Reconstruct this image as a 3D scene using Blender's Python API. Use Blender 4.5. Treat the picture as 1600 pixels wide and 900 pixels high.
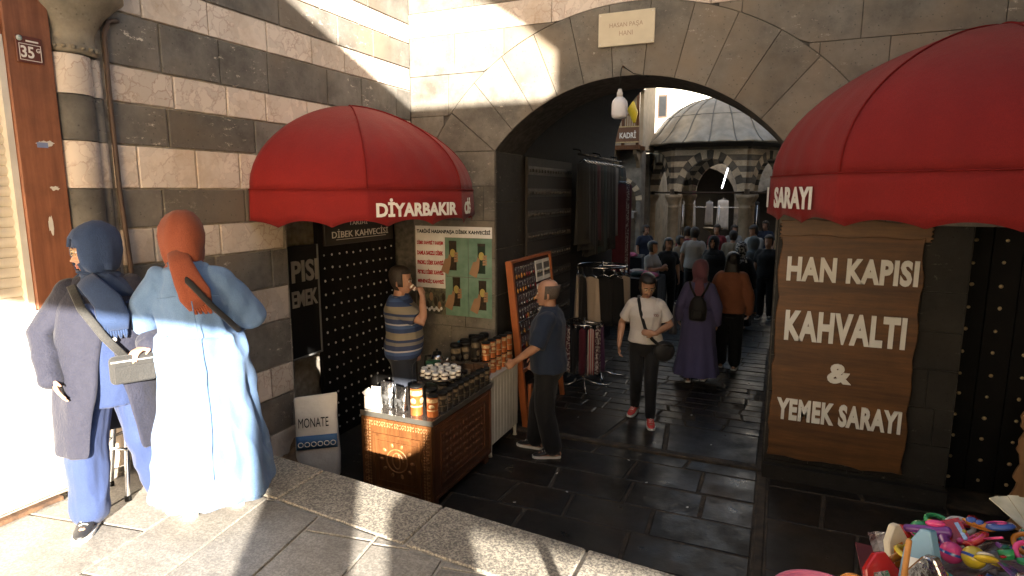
import bpy, bmesh, math, random
from mathutils import Vector, Matrix, noise
R = math.radians
rnd = random.Random(11)
scene = bpy.context.scene
COL = scene.collection
for _o in list(bpy.data.objects): bpy.data.objects.remove(_o)

# ---------------------------------------------------------------- camera, sky, sun, exposure
cd = bpy.data.cameras.new('camera'); cam = bpy.data.objects.new('camera', cd); COL.objects.link(cam)
cam.location = (0, 0, 2.6); cam.rotation_euler = (R(81.03), 0, R(23.6))
cd.sensor_width = 36; cd.lens = 21.375; cd.clip_start = .05; cd.clip_end = 2000
scene.camera = cam
SUN = Vector((-.57, .82, -.295)).normalized()
sd = bpy.data.lights.new('sun', 'SUN'); sun = bpy.data.objects.new('sun', sd); COL.objects.link(sun)
sun.rotation_euler = SUN.to_track_quat('-Z', 'Y').to_euler(); sd.energy = 4.3; sd.angle = R(.5); sd.color = (1, .91, .78)
W = bpy.data.worlds.new('World'); scene.world = W; W.use_nodes = True
wn = W.node_tree.nodes; bg = wn['Background']; sk = wn.new('ShaderNodeTexSky')
sk.sky_type = 'NISHITA'; sk.sun_disc = False; sk.sun_elevation = R(16.5); sk.sun_rotation = R(145)
sk.dust_density = 2.5; sk.air_density = 1.0; sk.ozone_density = .6
wt = wn.new('ShaderNodeMix'); wt.data_type = 'RGBA'; wt.blend_type = 'MULTIPLY'; wt.inputs[0].default_value = 1; wt.inputs[7].default_value = (1.11, 1.0, .87, 1)   # warm tint multiplied into the sky light
W.node_tree.links.new(sk.outputs[0], wt.inputs[6]); W.node_tree.links.new(wt.outputs[2], bg.inputs[0]); bg.inputs[1].default_value = .055
vs = scene.view_settings
vs.view_transform = 'Standard'; vs.look = 'None'; vs.gamma = 1; vs.exposure = 3.05; vs.use_curve_mapping = False
scene.cycles.max_bounces = 8; scene.cycles.diffuse_bounces = 5

# ---------------------------------------------------------------- materials
MATS = {}
def nt(name):
    m = bpy.data.materials.new(name); m.use_nodes = True
    N = m.node_tree.nodes; L = m.node_tree.links; b = N['Principled BSDF']
    return m, N, L, b
def c4(c): return (c[0], c[1], c[2], 1)
def mixc(N, L, fac, a, b, mode='MIX'):
    x = N.new('ShaderNodeMix'); x.data_type = 'RGBA'; x.blend_type = mode
    for sock, v in ((x.inputs[0], fac), (x.inputs[6], a), (x.inputs[7], b)):
        if hasattr(v, 'links'): L.new(v, sock)
        elif isinstance(v, (int, float)): sock.default_value = v
        else: sock.default_value = c4(v)
    return x.outputs[2]
def ramp(N, L, src, p0, p1, c0=(0, 0, 0), c1=(1, 1, 1)):
    r = N.new('ShaderNodeValToRGB'); L.new(src, r.inputs[0])
    r.color_ramp.elements[0].position = p0; r.color_ramp.elements[1].position = p1
    r.color_ramp.elements[0].color = c4(c0); r.color_ramp.elements[1].color = c4(c1)
    return r.outputs[0]
def coord(N, L, sx=1, sy=1, sz=1):
    t = N.new('ShaderNodeTexCoord'); mp = N.new('ShaderNodeMapping'); mp.inputs[3].default_value = (sx, sy, sz)
    L.new(t.outputs['Object'], mp.inputs[0]); return mp.outputs[0]
def noi(N, L, vec, scale, detail=5, rough=.55):
    n = N.new('ShaderNodeTexNoise'); n.inputs['Scale'].default_value = scale; n.inputs['Detail'].default_value = detail
    n.inputs['Roughness'].default_value = rough; L.new(vec, n.inputs['Vector']); return n.outputs[0]
def vor(N, L, vec, scale, feature='F1'):
    n = N.new('ShaderNodeTexVoronoi'); n.feature = feature; n.inputs['Scale'].default_value = scale
    L.new(vec, n.inputs['Vector']); return n
def bumpn(N, L, b, h, strength, dist=.01):
    x = N.new('ShaderNodeBump'); x.inputs['Strength'].default_value = strength; x.inputs['Distance'].default_value = dist
    L.new(h, x.inputs['Height']); L.new(x.outputs[0], b.inputs['Normal'])
def tinted(N, L, col, amt):
    a = N.new('ShaderNodeAttribute'); a.attribute_name = 'tint'
    mr = N.new('ShaderNodeMapRange'); L.new(a.outputs['Fac'], mr.inputs[0])
    mr.inputs[3].default_value = 1 - amt; mr.inputs[4].default_value = 1 + amt
    v = N.new('ShaderNodeVectorMath'); v.operation = 'SCALE'; L.new(col, v.inputs[0]); L.new(mr.outputs[0], v.inputs[3])
    return v.outputs[0]

def mat(name, c1, c2=None, rough=.7, scale=5, bump=0, bscale=60, metal=0, spec=.5, tint=0, stretch=(1, 1, 1), lo=.35, hi=.65, rvar=0, sheen=0, trans=0, coat=0):
    if name in MATS: return MATS[name]
    m, N, L, b = nt(name); MATS[name] = m
    v = coord(N, L, *stretch)
    f = ramp(N, L, noi(N, L, v, scale), lo, hi)
    c2 = c2 or tuple(x * .8 for x in c1)
    col = mixc(N, L, f, c2, c1)
    if tint: col = tinted(N, L, col, tint)
    L.new(col, b.inputs['Base Color'])
    b.inputs['Roughness'].default_value = rough; b.inputs['Metallic'].default_value = metal
    b.inputs['Specular IOR Level'].default_value = spec
    if sheen: b.inputs['Sheen Weight'].default_value = sheen
    if coat: b.inputs['Coat Weight'].default_value = coat
    if trans: b.inputs['Transmission Weight'].default_value = trans
    if rvar:
        mr = N.new('ShaderNodeMapRange'); L.new(noi(N, L, v, scale * 2.3), mr.inputs[0])
        mr.inputs[1].default_value = .3; mr.inputs[2].default_value = .7
        mr.inputs[3].default_value = rough - rvar; mr.inputs[4].default_value = rough + rvar; L.new(mr.outputs[0], b.inputs['Roughness'])
    if bump: bumpn(N, L, b, noi(N, L, v, bscale, 4), bump)
    return m

def stone_dark(name, c, lime=.25, rough=.75):
    m, N, L, b = nt(name); MATS[name] = m; v = coord(N, L)
    big = ramp(N, L, noi(N, L, v, 3.4, 9, .7), .32, .68)
    col = mixc(N, L, big, tuple(x * .48 for x in c), tuple(x * 1.2 for x in c))
    brown = ramp(N, L, noi(N, L, v, 1.1, 4), .5, .75)
    col = mixc(N, L, brown, col, (c[0] * 1.18, c[1] * 1.02, c[2] * .86))
    sp = ramp(N, L, noi(N, L, coord(N, L, 1, 1, 2.2), 13, 10, .8), .58, .66)
    msk = ramp(N, L, noi(N, L, v, 1.9, 4), .46, .60)
    x = N.new('ShaderNodeMath'); x.operation = 'MULTIPLY'; L.new(sp, x.inputs[0]); L.new(msk, x.inputs[1])
    y = N.new('ShaderNodeMath'); y.operation = 'MULTIPLY'; L.new(x.outputs[0], y.inputs[0]); y.inputs[1].default_value = lime * 3
    y.use_clamp = True
    col = mixc(N, L, y.outputs[0], col, (.5, .45, .37))
    pv = vor(N, L, v, 26); pit = ramp(N, L, pv.outputs['Distance'], .05, .16)
    col = mixc(N, L, pit, tuple(q * .45 for q in c), col)
    L.new(tinted(N, L, col, .28), b.inputs['Base Color']); b.inputs['Roughness'].default_value = rough
    b.inputs['Specular IOR Level'].default_value = .35
    h = mixc(N, L, .5, noi(N, L, v, 45, 6, .7), pit)
    bumpn(N, L, b, h, .45, .008)
    return m
def stone_light(name, c, vein):
    m, N, L, b = nt(name); MATS[name] = m; v = coord(N, L)
    w = noi(N, L, v, 7, 4); vv = N.new('ShaderNodeVectorMath'); vv.operation = 'MULTIPLY_ADD'
    L.new(w, vv.inputs[0]); vv.inputs[1].default_value = (.3, .3, .3); L.new(v, vv.inputs[2])
    e = vor(N, L, vv.outputs[0], 11, 'DISTANCE_TO_EDGE'); ed = ramp(N, L, e.outputs['Distance'], 0, .07)
    cell = vor(N, L, vv.outputs[0], 11); bw = N.new('ShaderNodeRGBToBW'); L.new(cell.outputs['Color'], bw.inputs[0])
    col = mixc(N, L, ramp(N, L, bw.outputs[0], .25, .75), tuple(x * .86 for x in c), c)
    vm = ramp(N, L, noi(N, L, v, 3.1, 3), .38, .62)
    col = mixc(N, L, mixc(N, L, vm, ed, (1, 1, 1)), vein, col)
    st = ramp(N, L, noi(N, L, v, 1.6, 6, .7), .50, .8)
    col = mixc(N, L, st, col, (c[0] * .62, c[1] * .5, c[2] * .36))
    L.new(tinted(N, L, col, .16), b.inputs['Base Color']); b.inputs['Roughness'].default_value = .7
    bumpn(N, L, b, noi(N, L, v, 50, 6, .7), .3, .006)
    return m
def granite(name, c, sp, scale=160, rough=.75, dirt=.35):
    m, N, L, b = nt(name); MATS[name] = m; v = coord(N, L)
    s = ramp(N, L, noi(N, L, v, scale, 3, .7), .42, .6)
    col = mixc(N, L, s, sp, c)
    d = ramp(N, L, noi(N, L, coord(N, L, 1.6, 3, 1), 3.2, 6, .7), .42, .70)
    col = mixc(N, L, mixc(N, L, dirt, (0, 0, 0), d), col, tuple(x * .35 for x in c))
    bl = ramp(N, L, noi(N, L, coord(N, L, 4, 9, 1), 2.0, 2, .5), .66, .72)
    col = mixc(N, L, mixc(N, L, .5, (0, 0, 0), bl), col, tuple(x * .4 for x in c))
    L.new(tinted(N, L, col, .12), b.inputs['Base Color']); b.inputs['Roughness'].default_value = rough
    bumpn(N, L, b, noi(N, L, v, scale * .7, 4, .7), .5, .004)
    return m
def wetstone(name, c):
    m, N, L, b = nt(name); MATS[name] = m; v = coord(N, L)
    f = ramp(N, L, noi(N, L, v, 2.5, 6, .65), .3, .7)
    col = mixc(N, L, f, tuple(x * .55 for x in c), c)
    br = ramp(N, L, noi(N, L, v, 1.3, 5), .5, .7); col = mixc(N, L, br, col, (c[0] * 1.5, c[1] * 1.15, c[2] * .8))
    L.new(tinted(N, L, col, .3), b.inputs['Base Color'])
    mr = N.new('ShaderNodeMapRange'); L.new(noi(N, L, v, 3.5, 6, .65), mr.inputs[0])
    mr.inputs[1].default_value = .3; mr.inputs[2].default_value = .7; mr.inputs[3].default_value = .24; mr.inputs[4].default_value = .62
    L.new(mr.outputs[0], b.inputs['Roughness']); b.inputs['Specular IOR Level'].default_value = .32
    bumpn(N, L, b, noi(N, L, v, 14, 6, .6), .22, .012)
    return m
def wood(name, c, c2, axis=2, rough=.5, scale=3, bump=.15):
    m, N, L, b = nt(name); MATS[name] = m
    s = [9, 9, 9]; s[axis] = .7; v = coord(N, L, *s)
    g = ramp(N, L, noi(N, L, v, scale, 7, .65), .32, .68)
    col = mixc(N, L, g, c2, c)
    w = ramp(N, L, noi(N, L, coord(N, L), 4, 6, .7), .45, .72); col = mixc(N, L, mixc(N, L, .55, (0, 0, 0), w), col, tuple(x * .35 for x in c))
    L.new(col, b.inputs['Base Color']); b.inputs['Roughness'].default_value = rough
    bumpn(N, L, b, noi(N, L, v, scale * 2, 6), bump, .01)
    return m
def fabric(name, c, c2=None, weave=260, rough=.85, bump=.25, sheen=.1, scale=4):
    if name in MATS: return MATS[name]
    m, N, L, b = nt(name); MATS[name] = m; v = coord(N, L)
    f = ramp(N, L, noi(N, L, v, scale, 5), .3, .7); col = mixc(N, L, f, c2 or tuple(x * .82 for x in c), c)
    f2 = noi(N, L, v, weave, 2); col = mixc(N, L, ramp(N, L, f2, .35, .65), tuple(x * .8 for x in (c2 or c)), col)
    L.new(col, b.inputs['Base Color']); b.inputs['Roughness'].default_value = rough
    b.inputs['Sheen Weight'].default_value = sheen; b.inputs['Specular IOR Level'].default_value = .25
    h = mixc(N, L, .25, noi(N, L, coord(N, L, 1, 1, .5), 12, 4), f2); bumpn(N, L, b, h, bump * 1.3, .02)
    return m
def bands(name, stops, period=None, rough=.85, axis=2):
    """cloth with stripes woven in: stops = [(pos, colour)] along the axis (object space), constant"""
    m, N, L, b = nt(name); MATS[name] = m; v = coord(N, L)
    s = N.new('ShaderNodeSeparateXYZ'); L.new(v, s.inputs[0]); src = s.outputs[axis]
    if period:
        x = N.new('ShaderNodeMath'); x.operation = 'DIVIDE'; L.new(src, x.inputs[0]); x.inputs[1].default_value = period
        y = N.new('ShaderNodeMath'); y.operation = 'FRACT'; L.new(x.outputs[0], y.inputs[0]); src = y.outputs[0]
    r = N.new('ShaderNodeValToRGB'); r.color_ramp.interpolation = 'CONSTANT'; L.new(src, r.inputs[0])
    while len(r.color_ramp.elements) < len(stops): r.color_ramp.elements.new(.5)
    for e, (p, c) in zip(r.color_ramp.elements, stops): e.position = p; e.color = c4(c)
    L.new(r.outputs[0], b.inputs['Base Color']); b.inputs['Roughness'].default_value = rough; b.inputs['Specular IOR Level'].default_value = .25
    bumpn(N, L, b, noi(N, L, v, 12, 4), .2, .012)
    return m

# ---------------------------------------------------------------- mesh helpers
def V(*a): return Vector(a)
class MB:
    def __init__(s): s.v = []; s.f = []; s.m = []; s.t = []; s.s = []
    def face(s, pts, m=0, t=.5, sm=False):
        i = len(s.v); s.v += [tuple(p) for p in pts]; s.f.append(list(range(i, i + len(pts)))); s.m.append(m); s.t.append(t); s.s.append(sm)
    def raw(s, vs, fs, m=0, t=.5, sm=False):
        i = len(s.v); s.v += [tuple(p) for p in vs]
        for f in fs: s.f.append([i + k for k in f]); s.m.append(m); s.t.append(t); s.s.append(sm)
    def box(s, x0, x1, y0, y1, z0, z1, m=0, t=.5, M=None):
        vs = [V(x, y, z) for z in (z0, z1) for y in (y0, y1) for x in (x0, x1)]
        if M: vs = [M @ p for p in vs]
        s.raw(vs, [(0, 2, 3, 1), (4, 5, 7, 6), (0, 1, 5, 4), (2, 6, 7, 3), (0, 4, 6, 2), (1, 3, 7, 5)], m, t)
    def cbox(s, c, sz, m=0, t=.5, rz=0, rx=0, ry=0):
        M = Matrix.Translation(V(*c)) @ Matrix.Rotation(rz, 4, 'Z') @ Matrix.Rotation(ry, 4, 'Y') @ Matrix.Rotation(rx, 4, 'X')
        a, b, d = sz[0] / 2, sz[1] / 2, sz[2] / 2; s.box(-a, a, -b, b, -d, d, m, t, M)
    def loft(s, rings, m=0, t=.5, sm=True, cap=True, closed=True):
        n = len(rings[0]); vs = [p for r in rings for p in r]; fs = []
        for k in range(len(rings) - 1):
            for i in range(n if closed else n - 1):
                j = (i + 1) % n; fs.append((k * n + i, k * n + j, (k + 1) * n + j, (k + 1) * n + i))
        if cap and closed: fs.append(tuple(range(n))[::-1]); fs.append(tuple((len(rings) - 1) * n + i for i in range(n)))
        s.raw(vs, fs, m, t, sm)
    def tube(s, pts, rad, n=8, m=0, t=.5, flat=None, cap=True, rnd_cap=False):
        pts = [V(*p) for p in pts]
        if not isinstance(rad, (list, tuple)): rad = [rad] * len(pts)
        rad = list(rad)
        if rnd_cap:
            d0 = (pts[0] - pts[1]).normalized(); d1 = (pts[-1] - pts[-2]).normalized(); r0, r1 = rad[0], rad[-1]
            sc = lambda r, w: (r[0] * w, r[1] * w) if isinstance(r, tuple) else r * w
            e0 = min(r0) if isinstance(r0, tuple) else r0; e1 = min(r1) if isinstance(r1, tuple) else r1
            pre = [(pts[0] + d0 * e0 * q, sc(r0, w)) for q, w in ((.97, .25), (.8, .6), (.45, .9))]
            post = [(pts[-1] + d1 * e1 * q, sc(r1, w)) for q, w in ((.45, .9), (.8, .6), (.97, .25))]
            pts = [p for p, _ in pre] + pts + [p for p, _ in post]; rad = [r for _, r in pre] + rad + [r for _, r in post]
        rings = []; up = None
        for i, p in enumerate(pts):
            d = (pts[min(i + 1, len(pts) - 1)] - pts[max(i - 1, 0)]).normalized()
            if up is None: up = d.orthogonal().normalized() if flat is None else V(*flat)
            up = (up - d * up.dot(d))
            up = up.normalized() if up.length > 1e-6 else d.orthogonal().normalized()
            sd_ = d.cross(up)
            r = rad[i]; ra, rb = (r if isinstance(r, (list, tuple)) else (r, r))
            rings.append([p + sd_ * math.cos(2 * math.pi * k / n) * ra + up * math.sin(2 * math.pi * k / n) * rb for k in range(n)])
        s.loft(rings, m, t, True, cap)
    def lathe(s, prof, c=(0, 0, 0), n=20, m=0, t=.5, sm=True, M=None, cap=True):
        c = V(*c); rings = [[V(r * math.cos(2 * math.pi * k / n), r * math.sin(2 * math.pi * k / n), z) for k in range(n)] for r, z in prof]
        rings = [[(M @ p if M else p) + c for p in r] for r in rings]; s.loft(rings, m, t, sm, cap)
    def ell(s, c, r, n=12, k=8, m=0, t=.5, M=None):
        c = V(*c); rings = []
        for j in range(k + 1):
            a = math.pi * (j + (.12 if j == 0 else -.12 if j == k else 0)) / k - math.pi / 2
            rings.append([V(r[0] * math.cos(a) * math.cos(2 * math.pi * i / n), r[1] * math.cos(a) * math.sin(2 * math.pi * i / n), r[2] * math.sin(a)) for i in range(n)])
        s.loft([[(M @ p if M else p) + c for p in q] for q in rings], m, t)
    def prism(s, poly, y0, y1, m=0, t=.5, f=lambda u, w, d: (u, d, w), m2=None):
        a = [f(u, w, y0) for u, w in poly]; b = [f(u, w, y1) for u, w in poly]; n = len(poly)
        s.raw(a + b, [tuple(range(n)), tuple(range(2 * n - 1, n - 1, -1))], m, t)
        s.raw(a + b, [(i, n + i, n + (i + 1) % n, (i + 1) % n) for i in range(n)], m if m2 is None else m2, t)
    def slab(s, pts, N, depth=.014, inset=.006, m=0, t=.5):
        """a dressed block face: chamfered front standing proud of its bed"""
        pts = [V(*p) for p in pts]; c = sum(pts, V(0, 0, 0)) / len(pts); n = len(pts); N = V(*N)
        fr = []
        for p in pts:
            d = (c - p); l = d.length; fr.append(p + d / l * min(inset * 1.4, l * .3) + N * depth)
        mid = [p + N * (depth - inset * .7) for p in pts]
        s.raw(pts + mid + fr, [tuple(range(2 * n, 3 * n))] + [(i, (i + 1) % n, n + (i + 1) % n, n + i) for i in range(n)] + [(n + i, n + (i + 1) % n, 2 * n + (i + 1) % n, 2 * n + i) for i in range(n)], m, t)
    def bm(s):
        b = bmesh.new(); vs = [b.verts.new(p) for p in s.v]; b.verts.ensure_lookup_table()
        lay = b.faces.layers.float.new('tint')
        for f, m, t, q in zip(s.f, s.m, s.t, s.s):
            try: F = b.faces.new([vs[i] for i in f])
            except ValueError: continue
            F.material_index = m; F.smooth = q; F[lay] = t
        return b
    def build(s, name, mats, parent=None, bevel=0, world=False, weld=True, seg=1):
        b = s.bm()
        if weld: bmesh.ops.remove_doubles(b, verts=b.verts, dist=1e-5)
        bmesh.ops.recalc_face_normals(b, faces=b.faces)
        if bevel:
            es = [e for e in b.edges if len(e.link_faces) == 2 and e.calc_face_angle(0) > .6]
            bmesh.ops.bevel(b, geom=es, offset=bevel, segments=seg, affect='EDGES', profile=.5, clamp_overlap=True)
        me = bpy.data.meshes.new(name); b.to_mesh(me); b.free()
        for m in (mats if isinstance(mats, (list, tuple)) else [mats]): me.materials.append(m)
        return link(name, me, parent, world)
def link(name, me, parent=None, world=False):
    o = bpy.data.objects.new(name, me); COL.objects.link(o)
    if parent:
        o.parent = parent
        if world: o.location = -parent.location
    return o
def tag(o, label=None, cat=None, group=None, kind=None):
    if label: o['label'] = label
    if cat: o['category'] = cat
    if group: o['group'] = group
    if kind: o['kind'] = kind
    return o
def T(name, label, cat, loc=(0, 0, 0), rz=0, group=None):
    o = bpy.data.objects.new(name, None); COL.objects.link(o); o.location = loc; o.rotation_euler = (0, 0, rz)
    o.empty_display_size = .1
    return tag(o, label, cat, group)
def dup(root, loc=None, rz=None, label=None, group=None, scale=None):
    r = root.copy(); COL.objects.link(r)
    if loc is not None: r.location = loc
    if rz is not None: r.rotation_euler = (0, 0, rz)
    if label: r['label'] = label
    if group: r['group'] = group
    if scale: r.scale = scale
    for ch in list(root.children):
        c = ch.copy(); COL.objects.link(c); c.parent = r
        for g in list(ch.children):
            d = g.copy(); COL.objects.link(d); d.parent = c
    return r
def face(dx, dy): return math.atan2(-dx, dy)
TXT = {}
def text(s, w, h, depth=.004, off=0.02, keep=False, sx=1, ls=1):
    """lettering as a mesh in the x-z plane, centred, facing -y, scaled to fill w x h"""
    cu = bpy.data.curves.new('t', 'FONT'); cu.body = s; cu.align_x = 'CENTER'; cu.extrude = .05; cu.offset = off; cu.resolution_u = 3
    cu.space_character = ls
    o = bpy.data.objects.new('t', cu); me = bpy.data.meshes.new_from_object(o)
    xs = [v.co.x for v in me.vertices]; ys = [v.co.y for v in me.vertices]
    x0, x1, y0, y1 = min(xs), max(xs), min(ys), max(ys)
    vs = [V((v.co.x - (x0 + x1) / 2) / (x1 - x0) * w, -depth if v.co.z > 0 else 0, (v.co.y - (y0 + y1) / 2) / (y1 - y0) * h) for v in me.vertices]
    fs = [tuple(p.vertices) for p in me.polygons]
    bpy.data.objects.remove(o); bpy.data.curves.remove(cu); bpy.data.meshes.remove(me)
    return vs, fs
def put_text(mb, s, w, h, place, m=0, **k):
    vs, fs = text(s, w, h, **k); mb.raw([place(p) for p in vs], fs, m)
# ---------------------------------------------------------------- shared materials
BAS = stone_dark('basalt', (.155, .142, .124), .7); BASW = stone_dark('basalt_gate', (.185, .168, .14), .3)
BASI = stone_dark('basalt_shaded', (.026, .023, .019), .1)  # copy of the basalt with passage shade put into its colour
MAR = stone_light('pale_marble', (.65, .56, .475), (.42, .31, .25)); MORT = mat('lime_mortar', (.42, .38, .32), (.25, .22, .18), .9, 14, .4)
MORD = mat('dark_mortar', (.10, .09, .075), (.045, .04, .034), .9, 14, .4)
GRA = granite('paver_granite', (.31, .29, .26), (.19, .178, .16), 90, .62, .5); KER = granite('kerb_granite', (.40, .365, .30), (.12, .11, .10), 85, .7, .2)
JNT = mat('pale_joint', (.46, .42, .36), (.3, .27, .22), .9, 20, .3)
WET = wetstone('worn_basalt_flags', (.026, .022, .018)); FJ = mat('flag_joint', (.085, .062, .04), (.035, .027, .02), .85, 9, .5)
SKIN = mat('skin', (.50, .30, .21), (.42, .23, .15), .55, 9, .12, 90); SKIND = mat('skin_tan', (.40, .22, .145), (.32, .165, .10), .5, 9, .12, 90)
CHR = mat('chrome', (.65, .65, .66), (.5, .5, .5), .22, 6, metal=1); BLK = mat('black_paint', (.005, .005, .005), (.008, .008, .008), .6, 8, .1, spec=.2)
WHT = mat('white_lettering', (.78, .75, .69), (.70, .67, .60), .6, 7); BRASS = mat('brass_stud', (.62, .48, .26), (.45, .33, .17), .45, 30, metal=.5)
STEEL = mat('pale_stud', (.75, .72, .66), (.55, .53, .48), .4, 30, metal=.3)
PLASW = mat('white_plaster', (.74, .71, .66), (.64, .6, .54), .85, 3, .2)

# ---------------------------------------------------------------- ground
m = MB(); m.face([(-300, -300, -.06), (300, -300, -.06), (300, 300, -.06), (-300, 300, -.06)])
tag(m.build('ground', mat('packed_earth', (.2, .18, .15), None, .9)), kind='structure')
# upper street: bed + pavers + kerb
KF = lambda x: 2.61 - .093 * x          # outer edge of the kerb, slightly skew to the gate
m = MB(); m.prism([(-6, -30), (12, -30), (12, KF(12)), (-6, KF(-6))], -.05, .84, f=lambda u, w, d: (u, w, d)); tag(m.build('street_bed', JNT), kind='structure')
m = MB(); rr = random.Random(3); ROT = R(9)
def inq(p): return p
y = -9.0; row = 0
ca, sa = math.cos(ROT), math.sin(ROT)
def clip(poly, a, b, c):   # keep a*x+b*y<=c
    out = []
    for i in range(len(poly)):
        p, q = poly[i], poly[(i + 1) % len(poly)]; fp = a * p[0] + b * p[1] - c; fq = a * q[0] + b * q[1] - c
        if fp <= 0: out.append(p)
        if fp * fq < 0: s_ = fp / (fp - fq); out.append((p[0] + (q[0] - p[0]) * s_, p[1] + (q[1] - p[1]) * s_))
    return out
u = -7.0
while u < 7:
    w = .40; v = -8 + rr.random()
    while v < 5:
        l = rr.uniform(.55, 1.0); g = .008
        q = [(u + g, v + g), (u + w - g, v + g), (u + w - g, v + l - g), (u + g, v + l - g)]
        q = [(a * ca - b * sa, a * sa + b * ca) for a, b in q]
        q = clip(q, .098, 1, 2.19); q = clip(q, -1, 0, 3.745); q = clip(q, 1, 0, 7.5); q = clip(q, 0, -1, 6)
        if len(q) > 2:
            z = .85 + rr.uniform(-.0015, .0015); m.slab([(a, b, z - .012) for a, b in q], (0, 0, 1), .012, .004, 0, rr.random())
        v += l
    u += w
tag(m.build('street_pavement', GRA), kind='structure')
m = MB(); x = -3.75
for l in (1.2, .92, .86, 1.18, 1.05, 1.1, .95, 1.2, 1.1, 1, 1.2):
    a, b = x + .008, x + l - .008
    m.slab([(a, 2.21 - .098 * a, .838), (b, 2.21 - .098 * b, .838), (b, KF(b) + .012, .838), (a, KF(a) + .012, .838)], (0, 0, 1), .016, .008, 0, rr.random())
    x += l
tag(m.build('kerb', KER, bevel=.006), kind='structure')
m = MB()
for k, (ya, yb) in enumerate(((2.84, 3.08), (3.08, 3.34), (3.34, 3.6))): m.prism([(-6, KF(-6) + ya - 2.84 + .001), (12, KF(12) + ya - 2.84 + .001), (12, KF(12) + yb - 2.84), (-6, KF(-6) + yb - 2.84)], -.05, .62 - .21 * k, f=lambda u, w, d: (u, w, d))
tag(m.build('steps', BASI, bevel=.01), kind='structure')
# lower passage and court: bed + flags
m = MB(); m.box(-14, 12, 2.6, 45, -.058, -.006); tag(m.build('passage_bed', FJ), kind='structure')
m = MB(); rr = random.Random(9)
def flags(x0, x1, y0, y1, wr, lr, m, jit=.03, g=.012, rot=0, dz=.003):
    yy = y0
    while yy < y1 - .05:
        h = min(rr.uniform(*wr), y1 - yy); xx = x0 - rr.random() * .4
        if y1 - yy - h < .12: h = y1 - yy
        prev = 0
        while xx < x1 - .02:
            l = rr.uniform(*lr); a = max(xx, x0); b = min(xx + l, x1)
            if x1 - b < .15: b = x1
            nx = rr.uniform(-jit, jit) if b < x1 else 0
            if b - a > .06:
                q = [(a + g + prev * .4, yy + g), (b - g + nx * .4, yy + g), (b - g - nx, yy + h - g), (a + g - prev, yy + h - g)]
                z = rr.uniform(-dz, dz); sl = rr.uniform(-.004, .004)
                m.slab([(p[0], p[1], z - .014 + sl * k) for k, p in zip((0, 1, 1, 0), q)], (0, 0, 1), .014, .008, 0, rr.random())
            prev = nx; xx = b if b == x1 else xx + l
        yy += h
flags(-3.75, -.03, 3.2, 5.86, (.32, .48), (.55, 1.1), m)
flags(.05, 1.42, 2.9, 5.8, (.5, .8), (.6, .9), m, .08)
flags(1.42, 6, 2.9, 5.8, (.4, .6), (.6, .9), m)
flags(-2.73, -.03, 5.98, 6.75, (.6, .8), (.5, .9), m, .1, .022)
flags(-2.73, -.03, 6.75, 10.8, (.17, .26), (.25, .48), m, .03, .012, dz=.005)
flags(-9, 5, 10.8, 17, (.35, .5), (.5, .9), m)
flags(-9, 5, 17, 30, (.6, .8), (.8, 1.3), m)
tag(m.build('passage_floor', WET), kind='structure')
m = MB(); m.box(-2.75, -.0, 5.875, 5.965, -.05, .022); m.box(-.025, .045, 3.3, 5.8, -.05, .004)
tag(m.build('threshold_strip', FJ, bevel=.008), kind='structure')

# ---------------------------------------------------------------- left wall of striped stone
ZB = [-.05, .32, .60, .91, 1.17, 1.545, 1.83, 2.14, 2.37, 2.62, 2.89, 3.145, 3.365, 3.68, 3.91, 4.165, 4.36, 4.75, 5.1, 5.5, 5.9, 6.3]
lw = T('striped_stone_wall', 'tall wall of alternating dark basalt and pale marble courses behind the two women', 'wall', (-3.78, 2.0, 0))
m = MB()
m.box(-5.6, -3.765, -9, 3.9, -.05, 6.3); m.box(-5.6, -3.765, 3.9, 5.84, 2.42, 6.3); m.box(-5.6, -4.22, 3.9, 5.84, -.05, 2.42)
m.build('wall_core', MORT, lw, world=True)
m = MB(); rr = random.Random(21)
for k in range(len(ZB) - 1):
    z0, z1 = ZB[k], ZB[k + 1]; dark = (k % 2 == 0)     # 1.83-2.14 etc. handled by parity
    dark = k in (1, 3, 5 - 0, 7 - 0) and False or (k in (0, 2, 4, 6, 8, 10, 12, 14, 16, 18, 20)) 
    # measured: dark = 1.17-1.545, 1.83-2.14, 2.37-2.62, 2.89-3.145, 3.365-3.68, 3.91-4.165, 4.36-
    dark = z0 in (.60, 1.17, 1.83, 2.37, 2.89, 3.365, 3.91, 4.36, 5.1, 5.9, -.05)
    yy = 2.62 - rr.random() * .3 - 1.2; end = 3.9 if z1 < 2.4 else 5.83
    while yy < end - .02:
        l = rr.uniform(.45, .8) if dark else rr.uniform(.35, .6)
        a, b = max(yy, 2.5), min(yy + l, end)
        if end - b < .15: b = end
        if b - a > .05:
            e = rr.uniform(0, .05) if (b == end and z1 < 2.4) else 0
            g = .0055
            m.slab([(-3.765, a + g, z0 + g), (-3.765, b - g - e, z0 + g + rr.uniform(0, .004)), (-3.765, b - g - e * .5, z1 - g), (-3.765, a + g, z1 - g)], (1, 0, 0), .013 + rr.uniform(0, .005), .006, 0 if dark else 1, rr.random())
        yy = b if b >= end else yy + l
    # rounded angle shaft with the same stripes
    for (yc, rad_) in ((2.30, .115), (2.435, .045)):
        ring = []
        for zz in (z0 + .003, z1 - .003):
            ring.append([V(-3.765 + rad_ * .9 * math.sin(math.pi * i / 10), yc - rad_ * math.cos(math.pi * i / 10), zz) for i in range(11)])
        if z1 < 3.37: m.loft(ring, 0 if dark else 1, rr.random(), True, False, False)
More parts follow.
